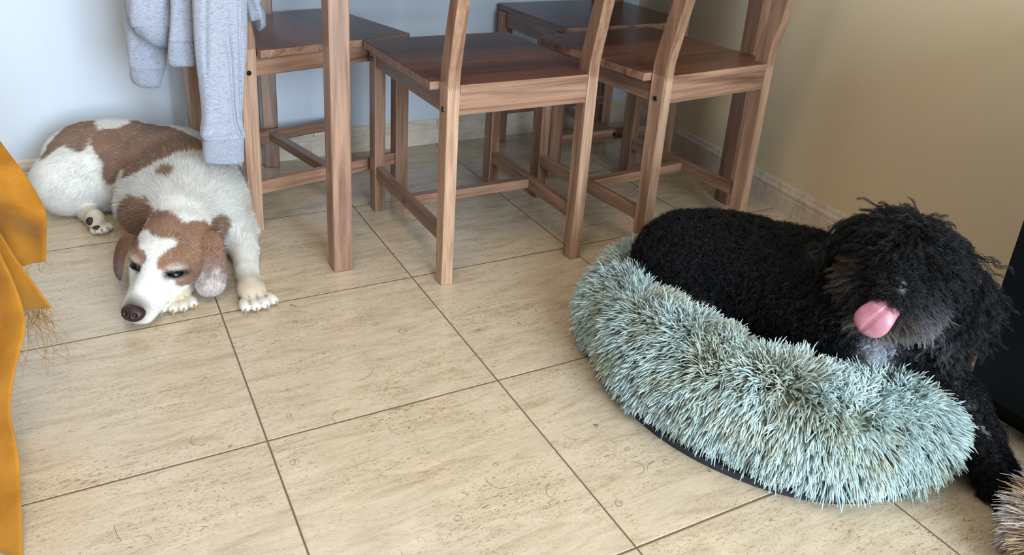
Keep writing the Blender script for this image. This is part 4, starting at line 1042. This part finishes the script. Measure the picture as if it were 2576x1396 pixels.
BLOBS = [  # (point, radius, colour): tan and grey on the muzzle, white on chest and chin
    (bh(0.055, -0.056, -0.020), 0.012, srgb(86, 58, 46)), (bh(0.045, -0.060, -0.055), 0.016, srgb(112, 94, 74)),
    (bh(0.060, 0.045, -0.045), 0.024, srgb(86, 82, 88)), (bh(0.040, 0.050, -0.072), 0.022, srgb(168, 164, 160)), (bh(0.055, 0.020, -0.088), 0.016, srgb(150, 140, 132)),
    (bh(0.062, 0.004, -0.098), 0.014, srgb(150, 132, 118)), (bh(0.080, 0.030, -0.050), 0.012, srgb(84, 66, 56)), (bh(0.020, 0.066, -0.060), 0.020, srgb(120, 120, 126)),
    (bh(0.070, -0.030, -0.042), 0.012, srgb(60, 52, 50)),
]
_chest = [BDOG.hit(2208, 872), BDOG.hit(2204, 905), BDOG.hit(2215, 845)]
BLOBS += [(c, 0.013, srgb(206, 206, 212)) for c in _chest if c is not None]
def black_coat(P, hair=True):
    n = noise3(P, 35, 3)[:, None]
    c = np.array(srgb(7, 7, 9))*(1-n)+np.array(srgb(16, 15, 16))*n
    for p, r, k in BLOBS:
        w = np.exp(-((P-p)**2).sum(1)/(2*(r*0.85)**2))[:, None]; w = np.clip(w*(0.75+0.9*(noise3(P, 120, 6)[:, None]-0.35)), 0, 1); c = c*(1-w)+np.array(k)*w
    return c
M_CURL = fur_mat('curly_coat', 0.40, 0.32)
BO_ = np.array([0.9, -0.6, 0.0])
bd = empty('dog', BO_); tag(bd, 'black curly-haired dog lying in the mint plush bed with its pink tongue out', 'dog')
bbody = link('body', np_mesh('body', Vb-BO_, Fb2, black_coat(Vb)), M_CURL, bd, True)
def curls(name, P, Nn, per, length, hrad, turns, rad, parent, origin, colf, k=11, seed=0, droop=0.35, spread=0.0016, straight=0.0):
    rng = np.random.default_rng(seed); n = len(P)
    d = unit(Nn+rng.normal(size=(n, 3))*0.45+np.array([0, 0, -0.2])); e1 = unit(np.cross(d, rng.normal(size=(n, 3)))); e2 = np.cross(d, e1)
    t = np.linspace(0, 1, k)[None, :, None]; ph = rng.uniform(0, 2*PI, (n, 1, 1)); tw = rng.choice([-1, 1], (n, 1, 1))*turns*rng.uniform(0.7, 1.3, (n, 1, 1))
    Ln = length*rng.uniform(0.7, 1.25, (n, 1, 1))
    hr = hrad*rng.uniform(0.7, 1.3, (n, 1, 1))*np.minimum(1, t*3.0)
    C = P[:, None]-Nn[:, None]*0.001+d[:, None]*Ln*t+(e1[:, None]*np.cos(ph+tw*2*PI*t)+e2[:, None]*np.sin(ph+tw*2*PI*t))*hr
    C[..., 2] -= (droop*Ln*t*t)[..., 0]
    off = rng.normal(size=(n, per, 1, 3))*spread*(0.5+t[:, None]*0.8)
    C = (C[:, None]+off).reshape(n*per, k, 3); C[..., 2] = np.maximum(C[..., 2], 0.001)
    col = colf(P)*rng.uniform(0.75, 1.35, (n, 1)); col = np.repeat(col, per, 0)
    R = rad*(1-0.5*np.linspace(0, 1, k))[None]*rng.uniform(0.8, 1.2, (n*per, 1))
    return strands(name, C-origin, R, col, M_CURL, parent, 3, tipcol=col*1.15)
Ps = surf_sample(Vb, Fb2, 22000, np.random.default_rng(6))
q_ = Ps-HC; fa, fs, fu_ = q_@BF, q_@BS, q_@BU
ishead = (np.abs(fs) < 0.150) & (fa > -0.085) & (fu_ > -0.115)
Pbody = Ps[~ishead]
legm = Pbody[:, 1] < -0.83
curls('curly_fur', Pbody, BDOG.grad(Pbody), 5, np.where(Pbody[:, 1] < -0.83, 0.010, 0.0150)[:, None, None], 0.0036, 1.7, 0.00040, bd, BO_, black_coat, seed=21)
# head: longer wavy locks that follow the head
def locks(name, P, d0, length, per, amp, waves, rad, parent, origin, colf, k=16, seed=0, grav=0.5, spread=0.004, jit=0.22):
    rng = np.random.default_rng(seed); n = len(P)
    d = unit(d0+rng.normal(size=(n, 3))*jit); C = [P]; L = (length*rng.uniform(0.7, 1.2, n))[:, None]
    for s in range(1, k):
        d = unit(d+np.array([0, 0, -1.0])*(grav/k) if np.isscalar(grav) else d+np.array([0, 0, -1.0])*(grav[:, None]/k)); C.append(C[-1]+d*L/(k-1))
    C = np.stack(C, 1); t = np.linspace(0, 1, k)[None, :, None]
    e1 = unit(np.cross(d, rng.normal(size=(n, 3))))[:, None]; e2 = np.cross(d, e1[:, 0])[:, None]
    ph = rng.uniform(0, 2*PI, (n, 1, 1)); wv = waves*rng.uniform(0.8, 1.3, (n, 1, 1))
    C = C+(e1*np.sin(ph+2*PI*wv*t)+e2*np.cos(ph+2*PI*wv*t)*0.6)*amp*np.minimum(1, 3*t)
    off = rng.normal(size=(n, per, 1, 3))*spread*(1-0.72*t[:, None])*(0.35+0.65*np.minimum(1, 4*t[:, None]))
    wig = rng.normal(size=(n, per, 1, 3))*0.0007*np.sin(rng.uniform(0, 6, (n, per, 1, 1))+2*PI*waves*1.7*t[:, None])
    C = (C[:, None]+off+wig).reshape(n*per, k, 3); C[..., 2] = np.maximum(C[..., 2], 0.001)
    col = np.repeat(colf(P)*rng.uniform(0.75, 1.4, (n, 1)), per, 0)
    R = rad*(1-0.6*np.linspace(0, 1, k))[None]*rng.uniform(0.8, 1.2, (n*per, 1))
    return strands(name, C-origin, R, col, M_CURL, parent, 3, tipcol=col*1.15)
Ph = surf_sample(Vb, Fb2, 30000, np.random.default_rng(9))
q_ = Ph-HC; fa, fs, fu_ = q_@BF, q_@BS, q_@BU
hm = (np.abs(fs) < 0.150) & (fa > -0.085) & (fu_ > -0.115)
Ph, fa, fs, fu_ = Ph[hm], fa[hm], fs[hm], fu_[hm]; Nh = BDOG.grad(Ph)
nosed = np.linalg.norm(Ph-bh(0.110, 0, 0.006), axis=1); mouthd = np.linalg.norm(Ph-bh(0.088, 0.002, -0.054), axis=1)
muz = (fa > 0.035) & (fu_ < 0.022) & (np.abs(fs) < 0.075)
ear = (np.abs(fs) > 0.062)
ok_ = (nosed > 0.0135) & (mouthd > 0.024)
rs = np.random.default_rng(12)
m1 = muz & ok_; pm = Ph[m1]
out = Nh[m1]*0.5+BS[None]*np.sign(fs[m1])[:, None]*0.55-BU[None]*0.35-BF[None]*0.35
Lm = np.interp(nosed[m1], [0.015, 0.045, 0.09], [0.012, 0.028, 0.040])
locks('muzzle_fur', pm, out, Lm, 5, 0.0016, 1.4, 0.00042, bd, BO_, black_coat, k=10, seed=31, grav=0.7, spread=0.0030)
m2 = ~muz & ~ear; pc = Ph[m2]; sel = rs.random(len(pc)) < 0.62; pc = pc[sel]; nc = Nh[m2][sel]; sc_ = fs[m2][sel]
sgn = np.clip((sc_+0.012+0.02*(noise3(pc, 40, 2)-0.5))/0.02, -1, 1)
outc = nc*0.6+BS[None]*sgn[:, None]*0.50+(BF*0.35-BU*0.25)[None]*(1-np.abs(sgn))[:, None]+np.array([0, 0, -0.2])
outc = unit(outc)+1.1*np.stack([noise3(pc, 30, 60+q)-0.5 for q in range(3)], -1)
locks('head_hair', pc, outc, np.full(len(pc), 0.034), 9, 0.0026, 1.7, 0.00034, bd, BO_, black_coat, k=14, seed=32, grav=1.3, spread=0.0026, jit=0.10)
m3 = ear; pe = Ph[m3]; sel = rs.random(len(pe)) < 0.62; pe = pe[sel]; ne = Nh[m3][sel]; se = fs[m3][sel]
oute = ne*0.45+BS[None]*np.sign(se)[:, None]*0.30-BU[None]*0.75
locks('ear_hair', pe, oute, np.where(se > 0, 0.060, 0.040), 10, 0.0036, 2.3, 0.00034, bd, BO_, black_coat, k=16, seed=33, grav=0.5, spread=0.0030, jit=0.12)
# wind-blown tufts on the crown and the ear edge
IL, IU = -_s, _u
tp = [(bh(0.0, 0.004, 0.056), IL*1.0+IU*0.55, 0.080), (bh(0.01, 0.000, 0.054), IL*1.0+IU*0.40, 0.066), (bh(0.01, -0.012, 0.053), IL*1.0+IU*0.12, 0.088), (bh(0.0, -0.02, 0.052), IL*1.0+IU*0.05, 0.070),
      (bh(-0.01, 0.010, 0.056), IU*0.6+IL*0.8, 0.05), (bh(0.0, 0.056, 0.050), -IL*1.0+IU*0.05, 0.055), (bh(-0.01, 0.108, -0.01), -IL*0.7-IU*0.5, 0.055),
      (bh(-0.01, 0.112, -0.03), -IL*0.5-IU*0.8, 0.062), (bh(-0.01, 0.112, -0.05), -IL*0.35-IU*0.9, 0.062), (bh(-0.01, 0.106, -0.07), -IL*0.2-IU*1.0, 0.055), (bh(0.0, -0.05, 0.045), IL*1.0-IU*0.1, 0.045)]
tP = np.array([p for p, d, l in tp for _ in range(3)])+rs.normal(size=(len(tp)*3, 3))*0.006
tD = np.array([d for p, d, l in tp for _ in range(3)]); tL = np.array([l for p, d, l in tp for _ in range(3)])
tf_ = locks('loose_hair', tP, tD, tL, 12, 0.0040, 2.0, 0.00042, bd, BO_, black_coat, k=20, seed=34, grav=0.35, spread=0.0030); tag(tf_, kind='stuff')
# nose, tongue, eyes
Snb = Sdf().ell((0, 0, 0), (0.012, 0.0150, 0.0110)).ell((-0.004, 0, 0.003), (0.011, 0.0165, 0.008), k=0.005)
for q in (-1, 1): Snb.ell((0.0120, q*0.0075, -0.001), (0.006, 0.0038, 0.0030), k=0.003, op='-')
Snb.ell((0.013, 0, -0.008), (0.006, 0.0010, 0.009), k=0.003, op='-')
Vn2, Fn2 = surface_nets(Snb, (-0.022, -0.026, -0.02), (0.022, 0.026, 0.02), 0.0015)
link('nose', np_mesh('nose', (Vn2*0.86)@BR.T+bh(0.104, 0.0, 0.006)-BO_, Fn2), plain('wet_black_nose', (0.003, 0.003, 0.004), 0.30, 0.18), bd, True)
for q in (-1, 1): blob('eye', bh(0.062, q*0.027, 0.012), (0.009, 0.009, 0.008), BR, M_EYE, bd, BO_)
def tongue_mat():
    m, nt, b = nodes('tongue')
    tc = N(nt, 'ShaderNodeTexCoord'); n = N(nt, 'ShaderNodeTexNoise', Scale=60.0, Detail=3.0); nt.links.new(tc.outputs['Object'], n.inputs['Vector'])
    r = ramp(nt, [(0.3, srgb(166, 100, 112)), (0.7, srgb(180, 124, 134))]); nt.links.new(n.outputs[0], r.inputs[0]); nt.links.new(r.outputs[0], b.inputs['Base Color'])
    b.inputs['Roughness'].default_value = 0.34; b.inputs['Subsurface Weight'].default_value = 0.25; b.inputs['Subsurface Radius'].default_value = (0.006, 0.002, 0.0015)
    n3 = N(nt, 'ShaderNodeTexNoise', Scale=1400.0); nt.links.new(tc.outputs['Object'], n3.inputs['Vector'])
    bp = N(nt, 'ShaderNodeBump', Strength=0.2, Distance=0.0004); nt.links.new(n3.outputs[0], bp.inputs['Height']); nt.links.new(bp.outputs[0], b.inputs['Normal'])
    return m
tn = unit(BF+np.array([0, 0, 0.35])); tdn = unit(-BU*1.0-BS*0.28+BF*0.30)
t0 = bh(0.092, 0.006, -0.042)
def tdisp(V, t, th):
    c = V.mean(1, keepdims=True); u = np.cos(th)
    groove = np.exp(-(u/0.08)**2)*np.where(np.sin(th) > 0, 1, 0.2)*0.0034*(0.4+0.6*np.sin(np.clip(t, 0, 1)*PI))
    return V-tn[None, None]*groove[..., None]+tn[None, None]*(np.cos(th*2)*-0.0012)[..., None]
tw_ = unit(np.cross(tdn, tn))
secs = []
for s_, w_, th_, o_ in ((-0.020, 0.017, 0.005, 0.0), (0.0, 0.021, 0.0055, 0.008), (0.014, 0.0255, 0.0055, 0.013), (0.030, 0.0285, 0.005, 0.014), (0.044, 0.027, 0.0048, 0.012), (0.054, 0.021, 0.0042, 0.009), (0.0600, 0.011, 0.003, 0.006), (0.0615, 0.003, 0.001, 0.005)):
    secs.append((t0-BO_+tdn*s_*0.86+tn*o_, tw_*w_*0.86, tn*th_))
loft('tongue', secs, tongue_mat(), bd, nu=48, n=40, power=2.2, disp=tdisp)

# ------------------------------------------------------------------ a few shed hairs on the tiles
hc = []
rg = np.random.default_rng(77)
for _ in range(46):
    x, y = rg.uniform(-0.25, 0.75), rg.uniform(-0.75, 0.15); a = rg.uniform(0, 2*PI); cv = rg.normal()*7; L = rg.uniform(0.015, 0.05); q = []
    for s in range(10):
        q.append((x, y, 0.0006)); a += cv*0.1*rg.uniform(0.5, 1.5); x += math.cos(a)*L/9; y += math.sin(a)*L/9
    hc.append(q)
hn = len(hc)
hcol = np.array([srgb(70, 56, 44)]*hn)*rg.uniform(0.5, 1.6, (hn, 1))
sh = strands('shed_hairs', np.array(hc), np.full((hn, 10), 0.00022), hcol, M_STR)
tag(sh, 'fine curved dog hairs scattered over the beige floor tiles', 'hair', kind='stuff')
